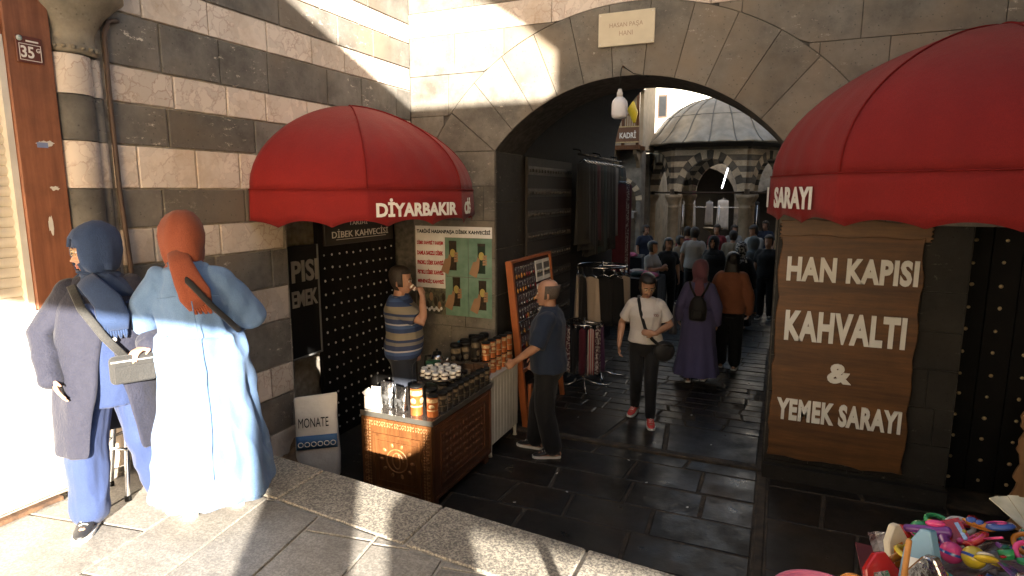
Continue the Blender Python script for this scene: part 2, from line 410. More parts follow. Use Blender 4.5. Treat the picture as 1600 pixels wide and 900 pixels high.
# jamb of the doorway
for k in range(8):
    z0, z1 = ZB[k], ZB[k + 1]
    m.slab([(-3.765, 3.9, z0), (-3.765, 3.9, z1 - .005), (-4.2, 3.9, z1 - .005), (-4.2, 3.9, z0)], (0, 1, 0), .012, .006, 0, rr.random())
m.build('stone_courses', [BAS, MAR], lw, world=True)
m = MB()    # flared capital over the angle shaft
prof = [(.118, 3.37), (.135, 3.385), (.135, 3.42), (.12, 3.43), (.13, 3.5), (.175, 3.58), (.25, 3.66), (.30, 3.70), (.30, 4.1), (.27, 6.3)]
m.loft([[V(-3.765 + r * .75 * math.sin(math.pi * i / 14), 2.33 - r * math.cos(math.pi * i / 14) * (1.0 if z < 3.65 else 1.0), z) for i in range(15)] for r, z in prof], 0, .8, True, False, False)
for i in range(9):
    a = math.pi * (i + .5) / 9; m.ell((-3.765 + .14 * .75 * math.sin(a), 2.33 - .14 * math.cos(a), 3.402), (.014, .014, .012), 6, 4)
m.build('capital', stone_dark('weathered_capital', (.24, .205, .15), .1), lw, world=True)
m = MB(); m.box(-4.22, -3.7, 2.5, 2.6, 2.4, 2.4001) if False else None
# rough stones at the foot of the doorway jamb
for (cx, cy, cz, rx, ry, rz) in ((-3.72, 3.9, .3, .13, .17, .22), (-3.66, 3.72, .22, .16, .16, .2), (-3.6, 3.98, .1, .14, .13, .14)):
    b = bmesh.new(); bmesh.ops.create_icosphere(b, subdivisions=4, radius=1)
    for v in b.verts: v.co *= 1 + .35 * noise.noise(v.co * 1.3 + V(cx * 9, cy * 7, 0)) + .10 * noise.noise(v.co * 5); v.co = V(v.co.x * rx + cx, v.co.y * ry + cy, v.co.z * rz + cz)
    me = bpy.data.meshes.new('footing_stone'); b.to_mesh(me); b.free(); me.materials.append(stone_dark('rough_footing', (.24, .16, .095), .1) if 'rough_footing' not in MATS else MATS['rough_footing'])
    for p in me.polygons: p.use_smooth = True
    link('footing_stone', me, lw, True)
c = MB(); pts = [(-3.735, 2.60, 3.62), (-3.725, 2.53, 3.60), (-3.72, 2.50, 3.52), (-3.72, 2.495, 3.2), (-3.72, 2.50, 2.6), (-3.72, 2.52, 2.2), (-3.72, 2.53, 1.7), (-3.72, 2.53, .86)]
c.tube(pts, .014, 8)
tag(c.build('drain_pipe', mat('brown_pipe', (.10, .06, .04), (.05, .032, .024), .6, 6, .2)), 'thin brown pipe running down the striped wall beside the rounded corner shaft', 'pipe')

# far left: shop front with timber post, shutter and white dado
sp = T('shopfront', 'shopfront with red-brown timber post, white roller shutter and white panel at the far left', 'shopfront', (-3.7, 1.5, .85))
m = MB(); m.box(-3.765, -3.70, 1.965, 2.19, 1.96, 6); m.box(-3.765, -3.715, -3, 1.965, 3.4, 6)
m.build('timber_post', wood('red_timber', (.30, .115, .055), (.17, .06, .03), 2, .6, 3), sp, .006, True)
m = MB()
z = 1.93
while z < 3.4:
    m.loft([[V(-3.762 + .016 * math.sin(math.pi * i / 5), yy, z + .052 * i / 5) for i in range(6)] for yy in (-3, 1.93)], 0, .5, True, False, False); z += .054
m.build('roller_shutter', mat('shutter_enamel', (.62, .56, .46), (.52, .46, .37), .5, 3), sp, world=True)
m = MB(); m.box(-3.766, -3.715, 1.93, 1.962, 1.95, 3.4); m.build('shutter_rail', mat('pale_rail', (.7, .66, .58), None, .5), sp, world=True)
m = MB(); m.box(-3.766, -3.69, -3, 2.185, .90, 1.955); m.build('white_panel', PLASW, sp, .008, True)
m = MB(); m.box(-3.72, -3.67, -3, 1.96, .853, .875); m.build('sill_gap', mat('brown_gap', (.14, .075, .04), (.05, .03, .02), .8, 12, .4), sp, world=True)  # dark brown strip along the foot of the white panel
for (yy, zz, w, h, s) in ((2.10, 2.86, .10, .045, 1), (2.12, 2.62, .05, .03, 2), (2.08, 2.42, .03, .12, 3)):
    m = MB(); q = random.Random(s); pts = [(yy + w * .5 * math.cos(a) * q.uniform(.6, 1.1), zz + h * .5 * math.sin(a) * q.uniform(.5, 1.1)) for a in [k * math.pi / 9 for k in range(18)]]
    m.prism(pts, 0, .0015, f=lambda u, w_, d: (-3.6985 - 0 + d, u, w_)); 
    if s == 1: m.box(-3.6965, -3.6960, yy - .045, yy + .01, zz - .022, zz + .006, 1)
    m.build('sticker_scrap', [mat('torn_paper', (.66, .62, .55), None, .8), mat('blue_paper', (.22, .27, .45), None, .7)], sp, world=True)
np_ = T('house_number_plate', 'small red-brown plate reading 35 with a small G, screwed to the timber post', 'number plate', (-3.697, 2.07, 3.35))
X = lambda p: (-p.y, p.x, p.z)   # text plane facing +x
m = MB(); m.box(0, .008, -.062, .062, -.075, .06); m.build('plate', mat('maroon_enamel', (.13, .04, .03), None, .35), np_, .002)
m = MB(); put_text(m, '35', .062, .06, lambda p: (.008 - p.y, p.x - .012, p.z - .02), depth=.002); m.build('lettering', WHT, np_); m = MB(); put_text(m, 'G', .018, .022, lambda p: (.008 - p.y, p.x + .04, p.z - .005), depth=.002); m.build('lettering', WHT, np_); m = MB()
put_text(m, 'KARSAVUL', .07, .010, lambda p: (.008 - p.y, p.x + .012, p.z + .036), depth=.001) if False else None
for (a, b, c_, d_) in ((-.05, .055, .018, .021), (-.05, .055, -.063, -.06), (-.05, -.047, -.063, .02), (.052, .055, -.063, .02)): m.box(.008, .0095, a, b, c_, d_)
m.box(.008, .0095, -.015, .045, .032, .040)
m.build('border', WHT, np_)
m = MB(); m.lathe([(0.001, 0), (.014, 0), (.014, .003), (.001, .003)], n=14, M=Matrix.Rotation(R(90), 4, 'Y'), c=(.008, -.045, .045)); m.build('crest', mat('crest_enamel', (.6, .6, .55), (.2, .35, .3), .4, 60), np_)

# ---------------------------------------------------------------- the han: gateway wall, vault, mass
CX, CZ, RA, RE = -1.37, 1.90, 1.77, 2.42
hn = T('stone_gateway', 'dark stone front of the inn with a wide segmental arch over the passage', 'gateway', (-1.37, 5.83, 0))
def arc(cx, cz, r, a0, a1, n): return [(cx + r * math.cos(a0 + (a1 - a0) * i / n), cz + r * math.sin(a0 + (a1 - a0) * i / n)) for i in range(n + 1)]
asp = math.asin((3.02 - CZ) / RA)
front = [(-9, -.05), (-2.74, -.05)] + arc(CX, CZ, RA, math.pi - asp, asp, 40) + [(0, -.05), (1.42, -.05), (1.42, 2.33), (3.2, 2.33), (3.2, -.05), (9, -.05), (9, 6.3), (-9, 6.3)]
m = MB(); m.prism(front, 5.845, 6.6); m.build('gate_wall', MORD, hn, world=True)
inner = [(-9, -.05), (-2.735, -.05)] + arc(CX, 3.3, 1.368, math.pi, 0, 40) + [(0, -.05), (9, -.05), (9, 6.3), (-9, 6.3)]
m = MB(); m.prism(inner, 6.6, 10.8); m.build('passage_vault', mat('unlit_vault', (.010, .009, .008), (.006, .005, .005), .9, 5, .5, 40), hn, world=True)  # near-black colour carries the darkness of the unlit passage
m = MB(); m.box(-3.2, 9, 10.2, 10.78, 6.3, 9.2); m.box(-9, 9, 6.0, 10.2, 6.3, 6.5); m.build('upper_block', BASW, hn, world=True)  # tall unseen block added to shade the court dome and sign
m = MB(); m.box(1.4, 3.22, 6.35, 6.6, -.05, 2.4); m.build('door_recess', BLK, hn, world=True)
m = MB(); rr = random.Random(5)
N = (0, -1, 0); Yf = 5.845
def zlow(u, z0):
    d = abs(u - CX); z = z0
    if d < RE: z = max(z, CZ + math.sqrt(max(RE * RE - d * d, 0)))
    return z
def grow(z0, z1, u0, u1, wr, mi, cut=True, jo=.0028):
    u = u0 - rr.random() * .25
    while u < u1 - .02:
        l = rr.uniform(*wr); a, b = max(u, u0) + jo, min(u + l, u1) - jo
        if u1 - b < .12: b = u1 - jo
        if b - a > .04:
            if cut:
                n = 10; bot = [(a + (b - a) * i / n, zlow(a + (b - a) * i / n, z0 + jo)) for i in range(n + 1)]
                bot = [(p, q) for p, q in bot if q < z1 - .012]
                if len(bot) > 1:
                    pts = [(p, Yf, q + (jo if q > z0 + jo else 0)) for p, q in bot] + [(bot[-1][0], Yf, z1 - jo), (bot[0][0], Yf, z1 - jo)]
                    m.slab(pts, N, .013 + rr.uniform(0, .004), .003, mi, .35 + .3 * rr.random())
            else: m.slab([(a, Yf, z0 + jo), (b, Yf, z0 + jo), (b, Yf, z1 - jo), (a, Yf, z1 - jo)], N, .013 + rr.uniform(0, .004), .003, mi, .35 + .3 * rr.random())
        u = b + jo if b >= u1 - jo - 1e-6 else u + l
zs = [0, .38, .75, 1.12, 1.5, 1.9, 2.3, 2.66, 3.02]
for a, b in zip(zs, zs[1:]): grow(a, b, -3.75, -2.745, (.4, .75), 0, False)
zs = [0, .16, .5, .82, 1.15, 1.47, 1.8, 2.33]
for a, b in zip(zs, zs[1:]): grow(a, b, .005, 1.415, (.35, .8), 2, False)
for a, b in zip([2.33, 2.68, 3.02], [2.68, 3.02]): grow(a, b, .005, 6, (.5, .9), 0, False)
for a, b, mi in ((3.02, 3.4, 0), (3.4, 3.82, 0), (3.82, 4.22, 0), (4.22, 4.46, 1), (4.46, 4.9, 0), (4.9, 5.2, 1), (5.2, 5.7, 0), (5.7, 6.2, 1)): grow(a, b, -3.75, 6, (.5, .95), mi)
for a, b in ((0, .5), (.5, 1), (1, 1.5), (1.5, 2), (2, 2.33)): grow(a, b, 3.2, 6, (.5, .9), 2, False)
m.box(.0, 1.42, 5.76, 5.84, -.03, .13, 2, .3)
m.build('stone_facing', [BASW, MAR, BASI], hn, world=True)
m = MB(); nv = 11; a0 = math.pi - asp
ang = [math.pi - asp - (math.pi - 2 * asp) * i / nv for i in range(nv + 1)]
for i in range(nv):
    a, b = ang[i] - .0014, ang[i + 1] + .0014; dp = .015 + rr.uniform(0, .006)
    RR = RE - .004 + rr.uniform(-.0, .0)
    pa = arc(CX, CZ, RA + .001, a, b, 5); pb = arc(CX, CZ, RR, b, a, 5)
    m.slab([(p, Yf, q) for p, q in pa + pb], N, dp, .003, 0, .35 + .3 * rr.random())
for sg in (-1, 1):
    c0, s0 = math.cos(asp), math.sin(asp); xe = CX + sg * (math.sqrt(RE * RE - 1.12 ** 2) - .01)
    tri = [(CX + sg * (RA * c0 + .012), 3.025), (xe, 3.025)] + [(CX + sg * (RE - .008) * math.cos(a_), CZ + (RE - .008) * math.sin(a_)) for a_ in [math.asin(1.125 / RE) + (asp - .004 - math.asin(1.125 / RE)) * k / 4 for k in range(1, 5)]]
    m.slab([(p, Yf, q) for p, q in tri], N, .016, .003, 0, .5)
m.build('arch_voussoirs', BASW, hn, world=True)
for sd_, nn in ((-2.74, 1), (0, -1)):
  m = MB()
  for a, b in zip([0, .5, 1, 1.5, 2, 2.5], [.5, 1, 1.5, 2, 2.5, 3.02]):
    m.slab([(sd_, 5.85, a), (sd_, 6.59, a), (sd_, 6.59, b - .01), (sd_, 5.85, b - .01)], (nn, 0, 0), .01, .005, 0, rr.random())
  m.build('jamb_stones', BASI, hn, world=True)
# inner timber door leaf folded back on the left wall, iron straps with rows of studs
dl = T('studded_gate_leaf', 'old timber gate leaf with iron straps and rows of studs, folded back inside the arch', 'gate leaf', (-2.70, 6.62, 0))
m = MB(); m.box(-.03, 0, 0, 1.65, .03, 3.0); m.build('leaf_boards', wood('old_gate_wood', (.03, .022, .016), (.016, .012, .009), 2, .7), dl, .005)
for k in range(11):
    s = MB(); z = .2 + k * .26; s.box(.0, .008, .02, 1.63, z, z + .1)
    for i in range(16): s.ell((.01, .07 + i * .1, z + .05), (.014, .022, .022), 8, 5)
    s.build('iron_strap', mat('old_iron', (.13, .115, .10), (.07, .06, .05), .42, 14, .2, metal=.7), dl)

# ---------------------------------------------------------------- unseen walls and cloth that shape the sun and sky light
ob = T('sun_cutout_wall', 'unseen wall behind the viewer with openings cut to shape the sun patches', 'building', (1, -3.2, .85))
m = MB(); Y0, Y1 = -3.1, -3.0  # thin unseen wall, openings placed to cast the sun and shade patches
def wb(x0, x1, z0, z1): m.box(x0, x1, Y0, Y1, z0, z1)
wb(-12, -4.0, .84, 6.68); wb(1.22, 1.80, .84, 6.68); wb(-4, 1.22, 3.80, 6.68)
m.prism([(1.80, .84), (1.86, .84), (1.80, 2.9)], Y0, Y1); m.prism([(1.99, .84), (2.45, .84), (2.45, 3.3), (2.36, 3.1), (2.08, 2.92)], Y0, Y1)
wb(1.80, 2.45, 3.62, 6.68); wb(2.45, 2.52, .84, 6.68); wb(2.52, 3.6, .84, 2.55); wb(2.52, 3.6, 2.9, 6.68); wb(3.6, 16, .84, 6.68)
m.prism([(4.12, 6.68), (4.12, 7.15), (3.78, 7.42), (3.39, 7.67), (2.4, 8.2), (-1, 9.3), (-12, 9.3), (-12, 10.6), (16, 10.6), (16, 6.68)], Y0, Y1)
m.prism([(-12, 6.68), (.4, 6.68), (.0, 9.3), (-12, 9.3)], Y0, Y1); m.box(7.95, 16, Y0, Y1, 6.68, 7.4)
m.build('facade', mat('warm_plaster', (.42, .33, .23), (.32, .25, .17), .9, 3, .2), ob, world=True)

rb = T('right_side_blocker', 'unseen block added beyond the frame to darken the right side', 'building', (5.2, 1, .85))  # added to block sky light from the right
m = MB(); m.box(5.2, 8, -3, 5.83, -.05, 5.6); m.build('wall', MATS['warm_plaster'], rb, world=True)
m = MB(); m.box(5.17, 5.2, .4, 1.6, .86, 3.0); m.build('door', BLK, rb, world=True)
m = MB(); m.box(5.1, 8, -3, 5.82, 5.6, 5.75); m.build('parapet', BAS, rb, world=True)

t = T('added_street_shade', 'unseen cloth added high over the street to darken its right part', 'awning', (3.6, 1.4, 5.7))  # added out of frame to cut the sky light here
m = MB(); m.loft([[V(2.0 + 3.2 * i / 12, -2.9 + 8.6 * j / 20, 5.68 - .12 * math.sin(math.pi * i / 12) * math.sin(math.pi * j / 20)) for i in range(13)] for j in range(21)], 0, .5, True, False, False)
o = m.build('cloth', mat('shade_cloth', (.30, .26, .2), None, .9), t, world=True); o.modifiers.new('s', 'SOLIDIFY').thickness = .006
# ---------------------------------------------------------------- awnings
RED = fabric('red_canvas', (.29, .014, .012), (.215, .012, .011), 300, .8, .3, .08, 2)
REDT = mat('red_piping', (.20, .010, .009), None, .8, spec=.2)
def awning(name, label, loc, rz, Rw, P, H, drop, texts, scal, lh):
    t = T(name, label, 'awning', loc, rz)
    rad = lambda a: (math.cos(a) ** 1.32 if math.cos(a) > 0 else 0)
    nT, nA = 96, 18
    def pt(tt, a, k=1.0):
        fc = .55 * (math.cos(math.pi / 8) / math.cos((tt % (math.pi / 4)) - math.pi / 8)) + .45
        sag = fc - .016 * abs(math.sin(tt * 4)) * math.sin(2 * a) * k + .0
        wr = 1 + .004 * math.sin(tt * 31 + a * 5) * math.cos(a)
        r = rad(a) * sag * wr
        return V(-Rw * math.cos(tt) * r, -P * math.sin(tt) * r, H * math.sin(a) ** 1.0 * (1 - .0 * k))
    m = MB(); m.loft([[pt(math.pi * i / nT, math.pi / 2 * .995 * j / nA) for i in range(nT + 1)] for j in range(nA + 1)], 0, .5, True, False, False)
    o = m.build('canopy', RED, t); s = o.modifiers.new('s', 'SOLIDIFY'); s.thickness = .006; s.offset = -1
    m = MB(); nS = 240; rows = []
    for j in range(5):
        rr_ = []
        for i in range(nS + 1):
            tt = math.pi * i / nS; zb = -drop + .055 * (abs(math.cos(tt * scal / 2)) ** .8) - .005; q = j / 4
            fl = 1.006 + .012 * q * math.sin(tt * scal + 1)
            fl *= .55 * (math.cos(math.pi / 8) / math.cos((tt % (math.pi / 4)) - math.pi / 8)) + .45
            rr_.append(V(-Rw * math.cos(tt) * fl, -P * math.sin(tt) * fl, .012 * (1 - q) + zb * q))
        rows.append(rr_)
    m.loft(rows, 0, .5, True, False, False)
    va = m.build('valance', RED, t); s = va.modifiers.new('s', 'SOLIDIFY'); s.thickness = .004; s.offset = -1
    mp = MB()
    mp.tube([V(-Rw * k_ * math.cos(math.pi * i / 60), -P * k_ * math.sin(math.pi * i / 60), .010) for i in range(61) for k_ in [1.008 * (.55 * (math.cos(math.pi / 8) / math.cos((math.pi * i / 60 % (math.pi / 4)) - math.pi / 8)) + .45)]], .006, 6)
    mp.build('piping', REDT, va)
    for k in range(1, 4):
        m = MB(); m.tube([pt(math.pi * k / 4, math.pi / 2 * j / 24, 0) * 1.003 + V(0, 0, .002) for j in range(25)], .007, 6); m.build('seam', REDT, t)
    m = MB()
    for k in range(5): m.tube([pt(math.pi * k / 4, math.pi / 2 * j / 12, 0) * .96 for j in range(13)], .011, 6)
    m.tube([V(-Rw * .93 * math.cos(math.pi * i / 40), -P * .93 * math.sin(math.pi * i / 40), .0) for i in range(41)], .011, 6)
    m.build('frame', mat('grey_tube', (.35, .35, .35), None, .4, metal=.6), t)
    for s_, tc, w in texts:
        m = MB(); vs_, fs_ = text(s_, w, lh, depth=.003, off=.038); out = []
        for p in vs_:
            tt = tc + p.x / ((Rw + P) / 2); f = 1.016 * (.55 * (math.cos(math.pi / 8) / math.cos((tt % (math.pi / 4)) - math.pi / 8)) + .45) + .008 + (-p.y) / Rw
            out.append(V(-Rw * math.cos(tt) * f, -P * math.sin(tt) * f, -drop * .47 + p.z))
        m.raw(out, fs_); m.build('lettering', WHT, va)
    return t
awning('dome_awning', 'red dome awning over the coffee counter, DİYARBAKIR on its valance', (-3.745, 4.77, 2.61), R(90), 1.24, 1.17, .78, .28,
       (('DİYARBAKIR', R(67), .80), ('CİĞ', R(97), .24)), 17, .145)
awning('dome_awning', 'large red dome awning above the wooden sign at the right, SARAYI on its valance', (1.42, 5.825, 2.72), 0, 1.50, 1.46, 1.10, .35,
       (('I', R(2.5), .05), ('SARAYI', R(23), .66)), 19, .17)

# ---------------------------------------------------------------- signs on the gateway
t = T('carved_name_board', 'tall brown wooden sign with wavy edges and white letters HAN KAPISI KAHVALTI & YEMEK SARAYI', 'sign', (.57, 5.82, 0))
def wavy(x0, x1, z0, z1, seed, a=.013):
    q = random.Random(seed); pts = []
    def edge(p, r, n):
        for i in range(n):
            f = i / n; d = a * (math.sin(f * n * 1.1 + seed) * .7 + q.uniform(-.5, .5))
            x = p[0] + (r[0] - p[0]) * f; z = p[1] + (r[1] - p[1]) * f
            nx, nz = (r[1] - p[1]), -(r[0] - p[0]); l = math.hypot(nx, nz); pts.append((x + nx / l * d, z + nz / l * d))
    edge((x0, z0), (x1, z0), 14); edge((x1, z0), (x1, z1), 26); edge((x1, z1), (x0, z1), 14); edge((x0, z1), (x0, z0), 26)
    return pts
WSIGN = wood('sign_wood', (.17, .070, .017), (.07, .028, .008), 0, .5, 2.2, .2)
m = MB(); m.prism(wavy(.03, 1.09, .22, 2.23, 3), 5.775, 5.812); m.build('board', WSIGN, t, .005, True)
m = MB(); m.prism(wavy(.02, 1.13, 2.20, 2.36, 8, .012), 5.785, 5.818); m.build('header_board', wood('header_wood', (.19, .09, .03), (.09, .042, .015), 0, .5, 2.2), t, .004, True)
for s, xc, zc, w, h in (('HAN KAPISI', .575, 1.945, .97, .215), ('KAHVALTI', .56, 1.445, .91, .27), ('&', .56, 1.05, .185, .175), ('YEMEK SARAYI', .565, .68, .96, .20)):
    m = MB(); put_text(m, s, w, h, lambda p: (p.x + xc, 5.7745 + p.y, p.z + zc), depth=.018, off=.045, ls=1.10); m.build('lettering', WHT, t, world=True)
t = T('name_plaque', 'cream metal plaque reading HASAN PAŞA HANI above the arch crown', 'plaque', (-1.395, 5.826, 4.085))
m = MB(); m.box(-.26, .26, -.022, -.0, -.148, .148); m.build('plate', mat('cream_enamel', (.66, .58, .42), (.58, .5, .36), .45, 5), t, .003)
m = MB(); put_text(m, 'HASAN PAŞA', .31, .052, lambda p: (p.x, p.y - .022, p.z + .03), depth=.001, off=0); m.build('lettering', mat('faded_ink', (.42, .29, .20), None, .6), t); m = MB(); put_text(m, 'HANI', .125, .042, lambda p: (p.x, p.y - .022, p.z - .04), depth=.001, off=0)
m.build('lettering', mat('faded_ink', (.42, .29, .20), None, .6), t)
for a in (-1, 1):
    for b in (-1, 1): m = MB(); m.ell((a * .24, -.023, b * .128), (.006, .004, .006), 8, 5); m.build('screw', STEEL, t)
t = T('hanging_bulb', 'large white LED bulb hanging on a wire under the arch crown', 'light bulb', (-1.415, 5.72, 3.70))
m = MB(); m.lathe([(.001, -.43), (.05, -.428), (.068, -.415), (.073, -.39), (.073, -.30), (.066, -.27), (.045, -.245), (.03, -.235), (.001, -.235)], n=24); m.build('globe', mat('opal_plastic', (.72, .72, .74), None, .35), t)
m = MB(); m.lathe([(.029, -.24), (.028, -.20), (.02, -.185), (.018, -.165), (.001, -.165)], n=16); m.build('socket', mat('white_socket', (.6, .58, .55), None, .5), t)
m = MB(); m.tube([(0, 0, -.17), (0, .005, -.05), (0, .03, .02), (.0, .09, .055)], .004, 6); m.tube([(0, .09, .05), (.1, .085, -.02), (.25, .09, -.06)], .004, 6); m.build('cord', BLK, t)
m = MB(); m.tube([(0, .125, .05), (0, .09, .05)], .012, 8); m.build('hook', mat('rusty_iron', (.2, .10, .05), None, .7), t)

# right-hand studded door
t = T('studded_door', 'black door with vertical rows of brass studs at the right edge', 'door', (1.42, 6.2, 0))
m = MB(); [m.box(k * .21 + .003, k * .21 + .207, -.03 + .002 * (k % 2), .03, .02, 2.35) for k in range(8)]; m.build('leaf', mat('black_door', (.005, .0045, .004), (.008, .007, .006), .65, 5, .1, spec=.15), t, .004)
m = MB()
for i in range(8):
    for k in range(12): m.ell((.09 + i * .21 + rnd.uniform(-.006, .006), -.032, .12 + k * .19 + rnd.uniform(-.007, .007)), (rnd.uniform(.013, .018), .012, rnd.uniform(.013, .018)), 10, 6)
o = m.build('studs', BRASS, t)
t = T('wavy_board', 'orange-brown board with a wavy edge leaning by the black door', 'board', (1.78, 5.55, 0), R(-8))
m = MB(); m.prism(wavy(0, .8, 0.02, 1.0, 5, .02), 0, .03); m.build('panel', wood('pale_board', (.34, .18, .075), (.2, .1, .04), 2, .5), t, .004)

# left studded door + panels in the recess
t = T('studded_door', 'black door with a grid of white studs behind the man in the striped shirt', 'door', (-3.99, 4.5, .15))
m = MB(); [m.box(-.02, .03 - .002 * (k % 2), k * .21 + .002, k * .21 + .208, 0, 2.22) for k in range(6)]; m.build('leaf', MATS['black_door'], t, .004)
m = MB()
for i in range(11):
    for k in range(16): r_ = rnd.uniform(.009, .0135); m.ell((.032, .08 + i * .11 + rnd.uniform(-.005, .005), .1 + k * .125 + rnd.uniform(-.006, .006)), (.008, r_, r_), 8, 5)
m.build('studs', STEEL, t)
t = T('shop_sign', 'dark shop sign DİBEK KAHVECİSİ in white letters over the studded door', 'sign', (-3.93, 5.13, 2.20))
m = MB(); m.box(-.03, 0, -.56, .56, -.11, .15); m.build('panel', mat('dark_sign_face', (.010, .007, .006), (.018, .011, .008), .4, 6), t, .003)
m = MB(); put_text(m, 'DİBEK KAHVECİSİ', .92, .085, lambda p: (.001 - p.y, p.x, p.z), depth=.002, off=.01)
m.build('lettering', WHT, t); m = MB(); m.box(.0005, .002, -.40, .42, -.062, -.057); m.build('rule', WHT, t); m = MB(); put_text(m, 'TARİHİ', .3, .05, lambda p: (.001 - p.y, p.x - .05, p.z + .10), depth=.002, off=.01)
m.build('lettering', WHT, t)
t = T('advertising_panel', 'dark advertising panel in the doorway with grey letters PISI and EMEK', 'sign', (-3.95, 4.2, 1.4))
m = MB(); m.box(-.03, 0, -.28, .27, -.3, .72); m.build('panel', mat('panel_black', (.006, .006, .006), None, .5, spec=.3), t, .003)
m = MB(); put_text(m, 'PISI', .34, .20, lambda p: (.001 - p.y, p.x + .10, p.z + .49), depth=.006, off=.03); m.build('lettering', mat('grey_letter', (.33, .31, .28), None, .6), t); m = MB(); put_text(m, 'EMEK', .33, .15, lambda p: (.001 - p.y, p.x + .085, p.z + .24), depth=.006, off=.03)
m.build('lettering', mat('grey_letter', (.33, .31, .28), None, .6), t)
m = MB()
for a, b, c_, d_ in ((.27, .285, -.3, .72), (-.28, .285, -.315, -.30)): m.box(-.03, .006, a, b, c_, d_)
m.build('frame', mat('grey_trim', (.2, .2, .2), None, .5), t)

# menu poster
t = T('menu_poster', 'menu poster with a red price list and coffee tin photos on the dark pier', 'poster', (-3.25, 5.826, 1.74))
PAP = mat('poster_white', (.80, .79, .77), None, .4); PGR = mat('poster_green', (.20, .31, .24), (.10, .19, .13), .4, 5, lo=.3, hi=.7); PDK = mat('poster_dark', (.035, .035, .028), (.16, .15, .09), .4, 22)
m = MB(); m.box(-.475, .475, -.006, 0, .37, .49); m.box(-.475, -.10, -.006, 0, -.20, .37); m.build('paper', PAP, t)
m = MB()
for a, b, c_, d_, k in ((-.10, .19, -.06, .37, 0), (.19, .475, -.06, .37, 0), (-.10, .19, -.50, -.06, 0), (.19, .475, -.50, -.06, 0), (-.475, -.10, -.50, -.20, 1)): m.box(a + .003, b - .003, -.006, 0, c_ + .003, d_ - .003, k)
m.build('photo', [PGR, PDK], t)
m = MB(); put_text(m, 'TARİHİ HASANPAŞA DİBEK KAHVECİSİ', .91, .06, lambda p: (p.x, p.y - .0062, p.z + .432), depth=.0008, off=.04); m.build('heading', mat('black_ink', (.006, .006, .006), None, .6, spec=.2), t)
m = MB()
for k, s in enumerate(('DİBEK KAHVESİ 7 KARIŞIM', 'DAMLA SAKIZLI DİBEK', 'FINDIKLI DİBEK KAHVESİ', 'FISTIKLI DİBEK KAHVESİ', 'MENENGİÇ KAHVESİ')):
    m = MB(); put_text(m, s, .335, .062, lambda p: (p.x - .288, p.y - .0062, p.z + .305 - k * .108), depth=.0008, off=.055); m.build('price_line', mat('red_ink', (.42, .008, .012), None, .6, spec=.2), t)
m = MB()
for (cx, cz, k) in ((.0, .16, 0), (.35, .14, 1), (.04, -.24, 0), (.36, -.26, 0)):
    m.box(cx - .045, cx + .045, -.0085, -.0062, cz - .15, cz + .17, k); m.box(cx - .047, cx + .047, -.0088, -.0085, cz + .145, cz + .175, 0); m.ell((cx, -.0088, cz + .04), (.034, .001, .045), 14, 6, 3)
    hp = [(-.15, -.16), (-.06, -.20), (-.03, -.10), (-.02, .0), (-.045, .03), (-.06, -.02), (-.10, -.03)]
    m.prism([(cx + a, cz + b) for a, b in hp], -.0095, -.0062, 2)
    for q in range(4): m.prism([(cx + .015, cz - .06 + q * .028), (cx + .065, cz - .055 + q * .028), (cx + .065, cz - .032 + q * .028), (cx + .015, cz - .037 + q * .028)], -.0096, -.0092, 2)
for k in range(7): m.ell((-.44 + k * .052, -.006, -.30 - (k % 3) * .05), (.025, .003, .05), 10, 6, 2 if k % 2 else 0)
for k in range(9): m.ell((-.40 + k * .03, -.006, -.43 - (k % 2) * .02), (.018, .003, .02), 8, 5, 4)
m.build('printed_tins', [mat('print_brown', (.05, .032, .016), (.02, .015, .010), .4, 40), mat('print_green', (.012, .03, .015), None, .4), mat('print_hand', (.34, .20, .11), None, .45), mat('print_gold', (.42, .34, .10), None, .4), PAP], t)

# ---------------------------------------------------------------- coffee counter
CW = wood('carved_wood', (.17, .068, .022), (.08, .03, .010), 2, .38, 3, .2); CWD = wood('carved_dark', (.13, .05, .022), (.07, .026, .012), 2, .4, 3, .2)
t = T('coffee_counter', 'carved brown wooden counter with a glass top covered in coffee tins', 'counter', (-2.77, 4.52, 0))
m = MB(); m.box(-.325, .325, -.53, .56, .07, .765); m.build('body', CWD, t, .006)
m = MB(); m.box(-.345, .345, -.555, .575, .765, .79); m.build('worktop', mat('dark_granite_top', (.06, .05, .045), (.03, .025, .02), .15, 40), t, .004)
m = MB(); m.box(-.35, .35, -.562, -.555, .755, .798); m.box(.345, .352, -.562, .575, .755, .798); m.build('metal_edge', mat('brushed_edge', (.45, .42, .36), None, .35, metal=.9), t)
m = MB(); m.box(-.34, .34, -.552, -.53, .04, .75)
def frame(m, x0, x1, z0, z1, w, y, d, k=0):
    m.box(x0, x1, y - d, y, z1 - w, z1, k); m.box(x0, x1, y - d, y, z0, z0 + w, k); m.box(x0, x0 + w, y - d, y, z0 + w, z1 - w, k); m.box(x1 - w, x1, y - d, y, z0 + w, z1 - w, k)
frame(m, -.34, .34, .04, .75, .018, -.552, .012); frame(m, -.235, .235, .13, .62, .022, -.552, .016)
frame(m, -.19, .19, .2, .56, .008, -.552, .008)
m.build('carved_front', CW, t); m = MB()
for a in range(26):
    for z in (.085, .685, .715): m.ell((-.315 + a * .0252, -.553, z), (.008, .006, .008), 6, 4)
for a in range(24):
    for x in (-.29, -.265, .265, .29): m.ell((x, -.553, .09 + a * .026), (.008, .006, .009), 6, 4)
for i in range(9):      # running scroll along the top band and up the stiles
    for (cx, cz) in (((-.27 + i * .0675), .70), (-.305, .12 + i * .066), (.305, .12 + i * .066)):
        m.tube([(cx + .026 * math.cos(a) * (1 - a / 9), -.553, cz + .024 * math.sin(a) * (1 - a / 9)) for a in [k * .7 for k in range(11)]], .0045, 5)
